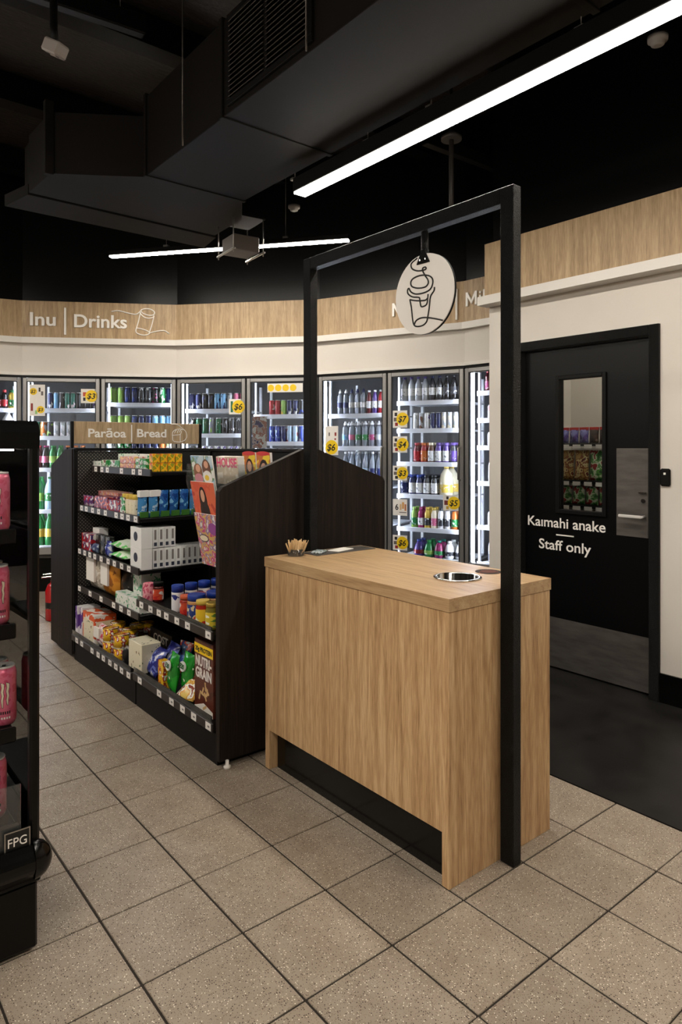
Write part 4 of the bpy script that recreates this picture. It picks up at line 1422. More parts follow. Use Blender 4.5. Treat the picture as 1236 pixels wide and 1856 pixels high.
m_relish = P('p_relish', [(90, 130, 50), (226, 200, 60), (236, 234, 220)], 30, 0.3, 28, (0.3, 0.3, 1.6))
m_redjar = P('p_redjar', [(190, 40, 40), (210, 80, 50), (236, 230, 226)], 30, 0.3, 29)
WHITE_PACK = pm('white_pack', (234, 234, 232), 0.4)
YCAP = pm('cap_yellow', (240, 190, 30), 0.4)

# --- far bay, top shelf
z = Z5_F
ybox('gum_carton', 'carton', 'white and green gum carton at the far end of the top gondola shelf', 164, 183, 1.575, 0.07, 0.045, z, m_white_green)
ybox('gum_carton', 'carton', 'green mint carton second from the far end of the top shelf', 184, 200, 1.575, 0.07, 0.055, z, m_green)
ybox('gum_carton', 'carton', 'green mint carton third from the far end of the top shelf', 201, 216, 1.575, 0.07, 0.055, z, m_green)
for k, nm in enumerate(('lower', 'upper')):
    ybox('gum_carton', 'carton', '%s pink and white carton midway along the top gondola shelf' % nm, 217, 244, 1.575, 0.07, 0.04, z + 0.041 * k, m_pinkwhite)
    ybox('gum_carton', 'carton', '%s green carton beside the pink ones on the top shelf' % nm, 245, 264, 1.575, 0.07, 0.035, z + 0.036 * k, m_green)
ybox('gum_carton', 'carton', 'long white and green carton at the back of the top shelf', 214, 268, 1.66, 0.08, 0.095, z, m_white_green)
for c in range(4):
    for r_ in range(2):
        xx = 1.565 + 0.045 * c
        o = MB().cbox(0, 0.042, 0, 0.05, 0, 0.05, 0.002).obj('juice_carton', [m_orange], None, (xx, 3.585, z + 0.0008 + 0.051 * r_))
        tag(o, '%s orange and yellow juice carton, %s of four columns on the top shelf' % (('lower', 'upper')[r_], NTH[c]), 'carton', 'orange juice cartons at the end of the top shelf')

# --- far bay, second shelf from the top
z = Z4_F
for c in range(3):
    bag('snack_sachet', 'sachet', 'white and purple sachet, %s from the far end of the second shelf' % NTH[c], yu(150 + 8.5 * c, 1.53), 1.525, z, 0.085, 0.075, 0.035, m_sachet, None, 0.1, -0.1, 10 + c, 'white and purple sachets')
ybox('sweet_carton', 'carton', 'purple and red sweet carton beside the white sachets', 171, 195, 1.495, 0.1, 0.085, z, m_redpurple)
ybox('sweet_carton', 'carton', 'red sweet carton beside the yellow-capped bottles', 196, 216, 1.495, 0.1, 0.075, z, m_red)
ybox('sweet_carton', 'carton', 'pale pink carton lying behind the red sweet cartons', 172, 214, 1.61, 0.1, 0.1, z, m_pinkwhite)
ybox('sweet_carton', 'carton', 'slim green and yellow carton between red cartons and yellow caps', 217, 225, 1.495, 0.06, 0.1, z, m_green)
for c in range(4):
    yy = yu(229.5 + 6.2 * c, 1.53)
    jar('squeeze_bottle', 'bottle', 'clear bottle with yellow cap, %s of four on the second shelf' % NTH[c], 1.525, yy, z, 0.021, 0.12, pm('baby_bottle', (226, 214, 190), 0.3), YCAP, m_cream, 0.03, 'yellow-capped bottles')
for c in range(7):
    xx = 1.51 + 0.062 * c
    mt = (m_blue, m_blue, m_blue2, m_blue2, m_blue2, m_blue, m_blue2)[c]
    o = bag('wipes_pouch', 'pouch', '%s blue and green wipes pouch from the aisle along the second shelf end' % NTH[c], 3.605, xx, z, 0.066, 0.15, 0.042, mt, None, math.pi / 2 + 0.25, -0.06, 20 + c, 'blue wipes pouches')
    MB().box(-0.0225, -0.012, -0.026, 0.026, 0.004, 0.035).obj('green_band', [pm('pouch_green', (66, 116, 50), 0.3)], o)
    if c < 2:
        MB().prism([(-0.033, 0.118), (0.033, 0.118), (0.035, 0.152), (-0.035, 0.152)], -0.02, 0.006, 'x').obj('white_top', [WHITE_PACK], o)

# --- far bay, third shelf
z = Z3_F
for k in range(2):
    ybox('tea_carton', 'carton', '%s red and blue carton at the far end of the third shelf' % ('lower', 'upper')[k], 145, 165, 1.5, 0.09, 0.055, z + 0.056 * k, m_red)
ybox('soap_dispenser', 'dispenser', 'white dispenser pack behind the grey packs on the third shelf', 168, 180, 1.56, 0.06, 0.145, z, WHITE_PACK)
for c in range(3):
    ybox('razor_pack', 'pack', 'black hanging pack, %s of three on the third shelf' % NTH[c], 173 + 9 * c, 181 + 9 * c, 1.53, 0.03, 0.12, z, m_black, PAPER if c == 2 else None, (0.1, 0.9, 0.1, 0.6), group='black packs on the third shelf')
bag('laundry_pouch', 'pouch', 'grey blue pouch lying in front of the black packs', yu(172, 1.52), 1.525, z, 0.12, 0.06, 0.05, P('p_greyblue', [(110, 126, 146), (60, 70, 110), (170, 180, 190)], 22, 0.3, 31), seed=31)
bag('laundry_pouch', 'pouch', 'dark blue pouch beside the pale green wipes', yu(197, 1.52), 1.525, z, 0.07, 0.1, 0.05, m_navy, seed=32)
for k in range(2):
    y1, y0 = yu(203, 1.52), yu(233, 1.52)
    o = bag('wet_wipes', 'wipes', '%s pale green pack of wipes stacked beside the tissue boxes' % ('lower', 'upper')[k], (y0 + y1) / 2, 1.555, z + 0.004, y1 - y0, 0.15, 0.06, m_wipes, None, 0, 0, 34 + k)
    o.rotation_euler = (0, math.pi / 2, 0)
    o.location = (1.50, (y0 + y1) / 2, z + 0.032 + 0.062 * k)
TISLOGO = pm('tissue_logo', (44, 50, 66), 0.5)
for k in range(2):
    o = ybox('tissue_box', 'box', '%s white tissue box at the front corner of the third shelf' % ('lower', 'upper')[k], 236, 256, 1.492, 0.065, 0.115, z + 0.116 * k, WHITE_PACK)
    MB().lathe([(0.026, 0), (0.026, 0.001)], 20).obj('logo_print', [TISLOGO], o).matrix_local = Matrix.Translation((-0.0325, 0.0, 0.065)) @ Matrix.Rotation(-math.pi / 2, 4, 'Y')
for r_, cnt in ((0, 10), (1, 4)):
    for c in range(cnt):
        xx = 1.562 + 0.0345 * c
        o = MB().cbox(0, 0.033, 0, 0.12, 0, 0.112, 0.0015).obj('tissue_box', [WHITE_PACK], None, (xx, 3.582, z + 0.0008 + 0.116 * r_))
        MB().box(0.008, 0.025, -0.0008, 0, 0.01, 0.03).obj('end_print', [TISLOGO], o)
        MB().box(0.010, 0.022, -0.0008, 0, 0.045, 0.1).obj('end_print', [pm('tissue_grey', (130, 124, 120), 0.5)], o)
        tag(o, '%s slim tissue box from the front, %s row along the third shelf end' % (NTH[c] if c < 9 else 'tenth', ('lower', 'upper')[r_]), 'box', 'slim tissue boxes on the third shelf')

# --- far bay, fourth shelf
z = Z2_F
y1, y0 = yu(151, 1.53), yu(178, 1.53)
bag('bread_bag', 'bag', 'pale bread bag with white paper label on the fourth shelf', (y0 + y1) / 2, 1.56, z, y1 - y0, 0.235, 0.1, m_bread, (PAPER, (0.25, 0.75, 0.25, 0.95)), seed=41)
y1, y0 = yu(181, 1.53), yu(210, 1.53)
bag('grain_bag', 'bag', 'orange brown bag with white label beside the bread bag', (y0 + y1) / 2, 1.56, z, y1 - y0, 0.235, 0.1, m_honey, (PAPER, (0.3, 0.72, 0.3, 0.96)), seed=42)
y1, y0 = yu(212, 1.56), yu(238, 1.56)
bag('coffee_bag', 'bag', 'shiny black bag between the orange bag and white cartons', (y0 + y1) / 2, 1.6, z, y1 - y0, 0.19, 0.09, m_black, None, seed=43)
ybox('stock_carton', 'carton', 'low white and green carton before the black bag', 209, 231, 1.49, 0.07, 0.075, z, m_white_green)
ybox('stock_carton', 'carton', 'low white and green carton nearest the tall one on the fourth shelf', 232, 252, 1.49, 0.07, 0.075, z, m_white_green)
ybox('cereal_carton', 'carton', 'tall white and green carton at the near end of the fourth shelf', 241, 256, 1.565, 0.12, 0.20, z, m_white_green)

# --- far bay, bottom shelf
z = ZB_F
ybox('tissue_carton', 'carton', 'white and purple carton at the far end of the bottom shelf', 128, 141, 1.46, 0.12, 0.195, z, m_purplebox)
ybox('tissue_carton', 'carton', 'second white and purple carton on the bottom shelf', 142, 149, 1.475, 0.12, 0.19, z, m_purplebox)
ybox('tea_carton', 'carton', 'orange and white carton beside the striped pink bag', 150, 171, 1.47, 0.14, 0.185, z, m_orangebox, m_cream, (0.08, 0.92, 0.05, 0.8))
y1, y0 = yu(171, 1.49), yu(192, 1.49)
bag('pet_food_bag', 'bag', 'pink and white striped bag with round white label', (y0 + y1) / 2, 1.515, z, y1 - y0, 0.14, 0.09, m_stripe, (PAPER, (0.3, 0.75, 0.45, 0.9)), seed=51)
GOLD = pm('tin_gold', (188, 160, 84), 0.25, 0.8)
for c, (u, x) in enumerate(((201, 1.50), (221, 1.50), (214, 1.60), (235, 1.60), (249, 1.68), (266, 1.74))):
    yy = yu(u, x)
    for r_ in range(2 if c < 2 else 1):
        hz = 0.075
        tin('food_tin', '%s yellow food tin, %s of six stacks on the bottom shelf' % (('lower', 'upper')[r_] if c < 2 else 'single', NTH[c]), x, yy, z + r_ * (hz + 0.003) if c < 2 else z, 0.046, hz if c < 2 else 0.14, m_yellow, 'yellow food tins', GOLD)
y1, y0 = yu(222, 1.48), yu(231, 1.48)
bag('rubbish_bag_roll', 'roll', 'black roll pack at the near end of the far bottom shelf', (y0 + y1) / 2 - 0.01, 1.49, z, 0.07, 0.11, 0.06, m_black, None, seed=52)

# --- near bay, shelf of jars
z = Z2_N
jar('sweets_jar', 'jar', 'pink jelly sweets jar at the far end of the jar shelf', 1.50, yu(270, 1.50), z, 0.033, 0.115, m_pinkjar, None, None)
jar('sauce_bottle', 'bottle', 'dark red sauce jar behind the pink sweets jar', 1.53, yu(287, 1.53), z, 0.028, 0.105, pm('dark_sauce', (70, 20, 18), 0.2), BLACK, m_redjar)
for c in range(4):
    jar('chewing_gum_tub', 'tub', 'white tub with blue lid, %s in the row going back' % NTH[c], 1.515 + 0.078 * c, 3.17 + 0.008 * c, z, 0.031, 0.132, pm('tub_white', (238, 238, 240), 0.35), LIDBLUE, m_tub, 0.034, 'white tubs with blue lids', 0.94)
for c in range(3):
    jar('jam_jar', 'jar', 'red orange jar, %s in the row beside the white tubs' % NTH[c], 1.51 + 0.074 * c, 3.065 + 0.006 * c, z, 0.031, 0.1, pm('jam_red', (150, 36, 26), 0.15, coat=0.4), pm('lid_orange', (206, 96, 60), 0.4), m_redjar, 0.02, 'red orange jars')
for c in range(3):
    jar('peanut_butter_jar', 'jar', 'peanut butter jar with blue lid, %s in the row going back' % NTH[c], 1.50 + 0.102 * c, 2.935 + 0.006 * c, z, 0.045, 0.128, PEANUT, LIDBLUE, m_pnlabel, 0.028, 'peanut butter jars')
jar('salsa_jar', 'jar', 'jar with red and yellow label before the end panel', 1.492, yu(367, 1.49), z, 0.033, 0.115, pm('salsa', (170, 40, 26), 0.15), YCAP, m_salsa, 0.02)
jar('relish_jar', 'jar', 'jar with green and yellow label touching the end panel', 1.492, yu(385, 1.49), z, 0.033, 0.12, pm('relish', (120, 110, 40), 0.15), pm('lid_gold', (200, 170, 80), 0.3, 0.6), m_relish, 0.02)

# --- near bay, bottom shelf
z = ZB_N
ybox('cracker_carton', 'carton', 'cream spotted carton at the far end of the near bottom shelf', 233, 257, 1.475, 0.11, 0.155, z, m_cream)
o = ybox('snack_tray', 'carton', 'black carton with white lettering behind the cream carton', 272, 312, 1.70, 0.12, 0.14, z, pm('tray_black', (26, 25, 26), 0.4))
lettering('lettering', 'COST', o, (-0.0605, 0.10, 0.07), 0.2, 0.045, PAPER, 0.001, -math.pi / 2, 0.02)
for c, (u, x, w_, h_, tl, mt, lb) in enumerate((
        (272, 1.51, 0.15, 0.15, 0.5, m_navy, 'dark blue snack bag slumped against the cream carton'),
        (296, 1.57, 0.14, 0.17, 0.45, m_navy, 'dark blue snack bag behind the yellow packs'),
        (326, 1.64, 0.12, 0.17, 0.3, P('p_lightblue', [(110, 150, 200), (60, 90, 160), (220, 90, 70), (230, 232, 236)], 20, 0.25, 33), 'light blue snack bag behind the green bags'),
        (311, 1.49, 0.115, 0.19, 0.12, m_lgreen, 'green snack bag standing left of the other green bag'),
        (337, 1.53, 0.125, 0.20, 0.12, m_lgreen, 'green snack bag beside the brown cereal box'))):
    o = bag('snack_bag', 'bag', lb, yu(u, x), x, z, w_, h_, 0.06, mt, None, random.uniform(-0.2, 0.2), tl, 60 + c)
    if mt is m_lgreen:
        e_ = MB().lathe([(1, 0), (1, 0.012)], 22).obj('logo_print', [WHITE_PACK], o)
        e_.matrix_local = Matrix.Translation((-0.030, 0, h_ * 0.68)) @ Matrix.Rotation(-math.pi / 2, 4, 'Y') @ Matrix.Diagonal((0.024, 0.034, 0.6, 1))
        lettering('logo_lettering', 'E20', o, (-0.038, 0.025, h_ * 0.68 - 0.01), 0.05, 0.022, pm('logo_green', (24, 90, 36), 0.4), 0.001, -math.pi / 2, 0.03)
for k in range(2):
    ybox('sweet_carton', 'carton', '%s small yellow pack before the dark blue bags' % ('lower', 'upper')[k], 286, 296, 1.462, 0.04, 0.07, z + 0.071 * k, m_yellow)
o = bag('chip_bag', 'bag', 'yellow chip bag lying flat before the green bags', yu(334, 1.47), 1.50, z, 0.13, 0.15, 0.05, m_chips, None, 0.3, 0, 70)
o.rotation_euler = (0, 1.05, 0.3)
o.location.z = z + 0.02
o.location.x = 1.465
# brown cereal box
y1, y0 = yu(352, 1.475), yu(386, 1.475)
WB = y1 - y0
cb = tag(MB().cbox(0, 0.19, -WB / 2, WB / 2, 0, 0.335, 0.003).obj('cereal_box', [m_choc], None, (1.476, (y0 + y1) / 2, z + 0.0008)), 'large brown cereal box with yellow top band against the end panel', 'box')
MB().box(-0.001, 0, -WB / 2 + 0.002, WB / 2 - 0.002, 0.27, 0.315).obj('top_band', [YELLOW], cb)
lettering('lettering', '20g PROTEIN', cb, (-0.001, WB / 2 - 0.012, 0.282), WB - 0.024, 0.02, INK, 0.0008, -math.pi / 2, 0.03)
lettering('lettering', 'NUTRI-', cb, (0, WB / 2 - 0.014, 0.215), WB - 0.03, 0.045, PAPER, 0.001, -math.pi / 2, 0.03)
lettering('lettering', 'GRAIN', cb, (0, WB / 2 - 0.014, 0.16), WB - 0.03, 0.045, PAPER, 0.001, -math.pi / 2, 0.03)
rnd = random.Random(3)
for k in range(9):
    yy, zz = rnd.uniform(-0.04, 0.05), rnd.uniform(0.03, 0.13)
    q = MB().cbox(-0.001, 0, -0.02, 0.02, -0.006, 0.006, 0.0004).obj('cereal_picture', [pm('cereal_beige', (206, 170, 120), 0.5)], cb, (-0.0004 * (k % 3), yy, zz))
    q.rotation_euler = (rnd.uniform(0, 3), 0, 0)
MB().prism([(-WB / 2 + 0.003, 0.004), (WB / 2 - 0.003, 0.004), (WB / 2 - 0.003, 0.02), (0, 0.05), (-WB / 2 + 0.003, 0.03)], -0.001, 0, 'x').obj('milk_picture', [pm('milk_white', (232, 226, 216), 0.5)], cb)

# ---------------------------------------------------------------- magazines
mr = thing('magazine_rack', 'clear acrylic tiered magazine rack inside the gondola end', 'rack', (1.60, 2.82, 0.88))
for y in (2.675, 2.965):
    MB().prism([(1.545 - 1.6, 0.0), (1.46 - 1.6, 0.36), (1.465 - 1.6, 0.44), (1.80 - 1.6, 0.44), (1.80 - 1.6, 0.30), (1.62 - 1.6, 0.0)], y - 2.82 - 0.002, y - 2.82 + 0.002, 'y').obj('side_sheet', [ACRYLIC], mr)
MB().box(-0.055, 0.02, -0.14, 0.14, 0.0, 0.005).obj('ledge', [ACRYLIC], mr)
MB().add([(0.02, -0.14, 0.005), (0.02, 0.14, 0.005), (-0.035, 0.14, 0.34), (-0.035, -0.14, 0.34), (0.024, -0.14, 0.005), (0.024, 0.14, 0.005), (-0.031, 0.14, 0.34), (-0.031, -0.14, 0.34)],
         [(0, 3, 2, 1), (4, 5, 6, 7), (0, 1, 5, 4), (1, 2, 6, 5), (2, 3, 7, 6), (3, 0, 4, 7)]).obj('back_sheet', [ACRYLIC], mr)
MB().box(0.0, 0.2, -0.14, 0.14, 0.335, 0.34).obj('ledge', [ACRYLIC], mr)


def magazine(label, y0, y1, ztop, h, xtop, lean, base, patches, n=1, seed=1):
    """cover towards -x; lean = how far the foot sits behind the head"""
    W = y1 - y0
    t = thing('magazine', label, 'magazine', (xtop + lean, (y0 + y1) / 2, ztop - h), 0, 'magazines in the clear rack')
    t.rotation_euler = (0, -math.atan2(lean, h), 0)
    th = 0.007 * n
    MB().cbox(0.0008, th, -W / 2, W / 2, 0, h, 0.0006).obj('pages', [PAPER], t)
    MB().box(0, 0.0008, -W / 2, W / 2, 0, h).obj('cover', [base], t)
    for k, (a0, a1, b0, b1, c) in enumerate(patches):
        if isinstance(c, str):
            lettering('masthead', c, t, (0, W / 2 - a0 * W, b0 * h), (a1 - a0) * W, (b1 - b0) * h, pm('mast_pink', (206, 60, 110), 0.4), 0.0006, -math.pi / 2, 0.03)
        else:
            q = MB().lathe([(1, 0), (1, 0.001)], 20).obj('cover_picture', [pm('cover_%d_%d_%d' % c, c, 0.35)], t)
            q.matrix_local = Matrix.Translation((-0.0003 * (k + 1), W / 2 - (a0 + a1) / 2 * W, (b0 + b1) / 2 * h)) @ Matrix.Rotation(-math.pi / 2, 4, 'Y') @ Matrix.Diagonal(((b1 - b0) / 2 * h, (a1 - a0) / 2 * W, 0.4, 1))
    return t


SKIN, HAIR = (214, 160, 130), (40, 26, 22)
magazine('magazine of two women on a pale blue cover, top of the rack', 2.74, 2.945, 1.362, 0.26, 1.470, 0.04, P('cover_blue', [(190, 206, 214), (150, 180, 200), (120, 150, 110), (230, 230, 226)], 18, 0.3, 41), [(0.08, 0.5, 0.56, 0.86, (138, 92, 62)), (0.2, 0.42, 0.70, 0.84, SKIN), (0.1, 0.5, 0.5, 0.68, (196, 130, 140)), (0.52, 0.9, 0.62, 0.94, (110, 74, 52)), (0.62, 0.82, 0.78, 0.91, SKIN), (0.52, 0.94, 0.5, 0.74, (226, 222, 216)), (0.6, 0.8, 0.56, 0.66, (226, 190, 60))])
magazine('magazine with red orange cover and dark-haired woman, second tier', 2.722, 2.945, 1.243, 0.28, 1.470, 0.052, P('cover_red', [(206, 84, 56), (214, 104, 70), (180, 60, 44)], 10, 0.3, 42), [(0.3, 0.62, 0.46, 0.92, HAIR), (0.28, 0.44, 0.30, 0.66, HAIR), (0.5, 0.68, 0.28, 0.64, HAIR), (0.38, 0.55, 0.66, 0.87, SKIN), (0.3, 0.7, 0.1, 0.4, (176, 74, 54))])
magazine('magazine crowded with pink and white pictures, third tier', 2.712, 2.93, 1.095, 0.25, 1.482, 0.046, P('cover_mix', [(226, 214, 210), (190, 60, 130), (210, 170, 90), (150, 120, 160), (230, 226, 226)], 26, 0.3, 43, cuts=(0.36, 0.62)), [(0.08, 0.5, 0.45, 0.6, (70, 50, 60)), (0.1, 0.46, 0.47, 0.58, (236, 226, 200)), (0.55, 0.95, 0.62, 0.85, (150, 70, 150))])
magazine('dusky pink magazine in the lowest tier of the rack', 2.70, 2.90, 0.985, 0.10, 1.503, 0.02, P('cover_pink', [(176, 110, 116), (196, 130, 130), (140, 90, 110), (206, 150, 110)], 16, 0.3, 44), [])
magazine('stack of house magazines with pink masthead behind the first tier', 2.70, 2.90, 1.355, 0.13, 1.583, 0.01, P('cover_house', [(222, 206, 190), (200, 184, 160), (230, 222, 214)], 14, 0.3, 45), [(0.02, 0.95, 0.62, 0.94, 'HOUSE')], 5)
magazine('yellow magazine with a dark-haired woman, nearer the bread sign', 2.835, 2.955, 1.372, 0.145, 1.76, 0.01, P('cover_yel', [(232, 196, 40), (236, 206, 60), (200, 120, 60)], 16, 0.3, 46), [(0.0, 1.0, 0.9, 1.05, (206, 60, 60)), (0.25, 0.8, 0.1, 0.8, HAIR), (0.36, 0.7, 0.35, 0.72, SKIN)], 2)
magazine('yellow magazine with a dark-haired woman, nearer the end panel', 2.705, 2.825, 1.372, 0.145, 1.76, 0.01, MATS['cover_yel'], [(0.0, 1.0, 0.9, 1.05, (206, 60, 60)), (0.2, 0.85, 0.1, 0.78, HAIR), (0.32, 0.72, 0.3, 0.66, SKIN)], 2)

# fire extinguisher behind the gondola
fe = thing('fire_extinguisher', 'red fire extinguisher on the floor behind the gondola end', 'extinguisher', (1.655, 5.74, 0))
MB().lathe([(0.05, 0), (0.058, 0.01), (0.058, 0.24), (0.04, 0.29), (0.018, 0.305), (0.018, 0.32)], 20).obj('cylinder', [pm('extinguisher_red', (176, 20, 26), 0.2, coat=0.4)], fe)
MB().lathe([(0.0585, 0.10), (0.0585, 0.15)], 20, caps=False).obj('label_band', [m_black], fe)
MB().cbox(-0.02, 0.02, -0.02, 0.02, 0.32, 0.345, 0.004).cbox(-0.09, 0.01, -0.01, 0.01, 0.345, 0.358, 0.003).cbox(-0.08, 0.01, -0.01, 0.01, 0.37, 0.38, 0.003).obj('valve', [CHROME], fe)
MB().tube(smooth_path([(0.02, 0, 0.33), (0.07, 0, 0.31), (0.085, 0, 0.2), (0.066, 0, 0.1)], 4), 0.008, 8).obj('hose', [BLACK], fe)

# ================================================================ DISPLAY CASE AT THE LEFT EDGE
KX, KY = 0.541, 1.997            # front right corner of the case
KL, KD = 1.35, 0.66              # length towards -x, depth towards +y
dc = thing('display_case', 'black open chilled display case of pink cans cut off by the left edge', 'display case', (KX, KY, 0))
CASEB = pm('case_black', (5, 5, 5), 0.3, spec=0.25)
MB().cbox(-KL, -0.006, 0.0, KD, 0.012, 0.196, 0.006).obj('base', [CASEB], dc)
MB().cbox(-KL, 0.0, -0.012, KD, 0.20, 0.215, 0.004).obj('base_tray', [CASEB], dc)
# rounded bumper rail with its end cap
prof = [(-0.045 * math.cos(t) if False else 0, 0) for t in ()]
bp = [(-0.012 - 0.026 * math.sin(math.pi * k / 8), 0.212 + 0.094 * (k / 8)) for k in range(9)]
MB().prism([(0.04, 0.212)] + bp + [(0.04, 0.306)], -KL, -0.02, 'x').obj('bumper_rail', [BLACK_GLOSS], dc)
ecap = MB()
ringn = 20
vs, fs = [], []
for j in range(6):
    t = j / 5 * math.pi / 2
    r = math.cos(t)
    for k in range(ringn):
        a = 2 * math.pi * k / ringn
        vs.append((-0.02 + 0.052 * math.sin(t), -0.0 + 0.040 * r * math.cos(a), 0.259 + 0.055 * r * math.sin(a)))
for j in range(5):
    for k in range(ringn):
        k2 = (k + 1) % ringn
        fs.append((j * ringn + k, j * ringn + k2, (j + 1) * ringn + k2, (j + 1) * ringn + k))
ecap.add(vs, fs, 0, True)
ecap.obj('bumper_end', [BLACK_GLOSS], dc)
for y0 in (0.0, KD - 0.03):
    for x0 in (-0.026, -KL):
        MB().cbox(x0, x0 + 0.026, y0, y0 + 0.03, 0.215, 1.44, 0.006).obj('corner_post', [CASEB], dc)
hdp = [(0.0, 1.395), (-0.004, 1.44), (0.006, 1.462), (0.03, 1.473), (KD - 0.02, 1.473), (KD, 1.45), (KD, 1.395)]
MB().prism(hdp, -KL, -0.001, 'x').obj('header', [CASEB], dc)
MB().box(-KL + 0.05, -0.055, 0.05, 0.075, 1.389, 1.394).obj('case_lamp', [glow('case_led', LED_WARM, 6.0)], dc)
MB().box(-0.016, -0.010, 0.03, KD - 0.03, 0.215, 1.395).obj('end_glass', [GLASS], dc)
MB().box(-KL + 0.05, -0.05, KD - 0.02, KD - 0.012, 0.215, 1.395).obj('back_glass', [GLASS], dc)
MB().box(-KL + 0.05, -0.048, 0.004, 0.010, 0.306, 0.475).obj('front_guard', [ACRYLIC], dc)
MB().cbox(-KL + 0.05, -0.05, 0.05, KD - 0.03, 0.32, 0.352, 0.003).obj('deck', [BLACK_SHELF], dc)
MB().box(-KL + 0.05, -0.05, 0.012, 0.03, 0.30, 0.36).obj('air_grille', [pm('grille_grey', (60, 58, 56), 0.5)], dc)
for sz in (1.16, 0.896, 0.608):
    sh = MB().cbox(-KL + 0.05, -0.05, 0.055, 0.40, sz - 0.012, sz, 0.002).obj('case_shelf', [pm('smoked_shelf', (22, 22, 22), 0.2)], dc)
    MB().cbox(-KL + 0.05, -0.05, 0.045, 0.055, sz - 0.03, sz + 0.012, 0.003).obj('shelf_lip', [CASEB], sh)
    for bx in (-0.085, -0.7):
        MB().prism([(0.07, sz - 0.03), (0.12, sz - 0.045), (KD - 0.04, sz - 0.06), (KD - 0.04, sz - 0.012), (0.07, sz - 0.012)], bx - 0.004, bx + 0.004, 'x').obj('shelf_bracket', [CASEB], sh)
# maker's plate
pl = MB().cbox(-0.092, -0.026, -0.004, 0.0, 0.286, 0.356, 0.0015).obj('name_plate', [pm('plate_black', (16, 16, 16), 0.3)], dc)
fr = MB()
for x0, x1, z0, z1 in ((-0.092, -0.026, 0.286, 0.289), (-0.092, -0.026, 0.353, 0.356), (-0.092, -0.089, 0.289, 0.353), (-0.029, -0.026, 0.289, 0.353)):
    fr.box(x0, x1, -0.0052, -0.004, z0, z1)
fr.obj('plate_border', [STEEL], pl)
lettering('lettering', 'FPG', pl, (-0.083, -0.0042, 0.314), 0.048, 0.024, PAPER, 0.0008, 0, 0.0)
MB().box(-0.082, -0.036, -0.0046, -0.004, 0.303, 0.3045).obj('plate_line', [STEEL], pl)

# pink cans with claw marks
PINK = printed('can_pink', [(208, 88, 118), (216, 108, 136), (200, 76, 108)], 30, 0.3, 3.0)
PINK.node_tree.nodes['Principled BSDF'].inputs['Metallic'].default_value = 0.25
can_body = MB().lathe([(0.025, 0.0), (0.0295, 0.006), (0.033, 0.016), (0.033, 0.148), (0.0285, 0.163)], 24).mesh('tall_can', [PINK])
can_lid = MB().lathe([(0.0285, 0.163), (0.0292, 0.166), (0.0285, 0.168), (0.0262, 0.168), (0.0255, 0.1645), (0.0, 0.1645)], 24, caps=False).mesh('lid', [LID_METAL])
can_rim = MB().lathe([(0.0245, 0.0), (0.0255, 0.004), (0.0275, 0.007)], 24, caps=False).mesh('base_rim', [LID_METAL])
tabv = MB().cbox(-0.005, 0.005, -0.014, 0.006, 0.1648, 0.1662, 0.0005).mesh('ring_pull', [pm('tab_dark', (40, 34, 38), 0.35, 0.6)])


def wrap(poly, r, grow=0.0):
    cx = sum(p[0] for p in poly) / len(poly)
    cz = sum(p[1] for p in poly) / len(poly)
    out = []
    for x, zz in poly:
        x, zz = x + (grow if x > cx else -grow), zz + (grow if zz > cz else -grow)
        a = x / 0.033
        out.append((r * math.sin(a), -r * math.cos(a), zz))
    return out


def claw_mesh(name, r, grow, mat):
    mb = MB()
    for sx in (-0.0135, 0.0, 0.0135):
        w_ = 0.0042
        left = [(sx - w_, 0.125), (sx - w_ * 0.5, 0.112), (sx - w_ * 0.95, 0.10), (sx - w_ * 0.4, 0.088), (sx - w_ * 0.8, 0.076), (sx - w_ * 0.2, 0.062 if sx else 0.055)]
        right = [(sx + w_, 0.121), (sx + w_ * 0.9, 0.110), (sx + w_ * 0.4, 0.10), (sx + w_ * 0.8, 0.088), (sx + w_ * 0.3, 0.076), (sx + w_ * 0.25, 0.062 if sx else 0.055)]
        n = len(left)
        pts = wrap([(x - grow, zz + (grow if k == 0 else (-grow if k == n - 1 else 0))) for k, (x, zz) in enumerate(left)] + [(x + grow, zz + (grow if k == 0 else (-grow if k == n - 1 else 0))) for k, (x, zz) in enumerate(right)], r)
        mb.add(pts, [(k + 1, k, n + k, n + k + 1) for k in range(n - 1)])
    return mb.mesh(name, [mat])


claw_in = claw_mesh('claw_mark', 0.0334, 0.0, pm('claw_ivory', (226, 214, 190), 0.4))
claw_out = claw_mesh('claw_outline', 0.0332, 0.0012, INK)
mbt = MB()
for k in range(7):
    a = -0.5 + k * 0.17
    r = 0.0333
    mbt.add([(r * math.sin(a + d), -r * math.cos(a + d), zz) for d, zz in ((0, 0.036), (0.10, 0.036), (0.10, 0.044), (0, 0.044))], [(0, 1, 2, 3)])
can_txt = mbt.mesh('print_band', [INK])
mbt = MB()
for k in range(6):
    a = -0.5 + k * 0.2
    r = 0.0333
    mbt.add([(r * math.sin(a + d), -r * math.cos(a + d), zz) for d, zz in ((0, 0.022), (0.12, 0.022), (0.12, 0.028), (0, 0.028))], [(0, 1, 2, 3)])
can_txt2 = mbt.mesh('print_band', [PAPER])

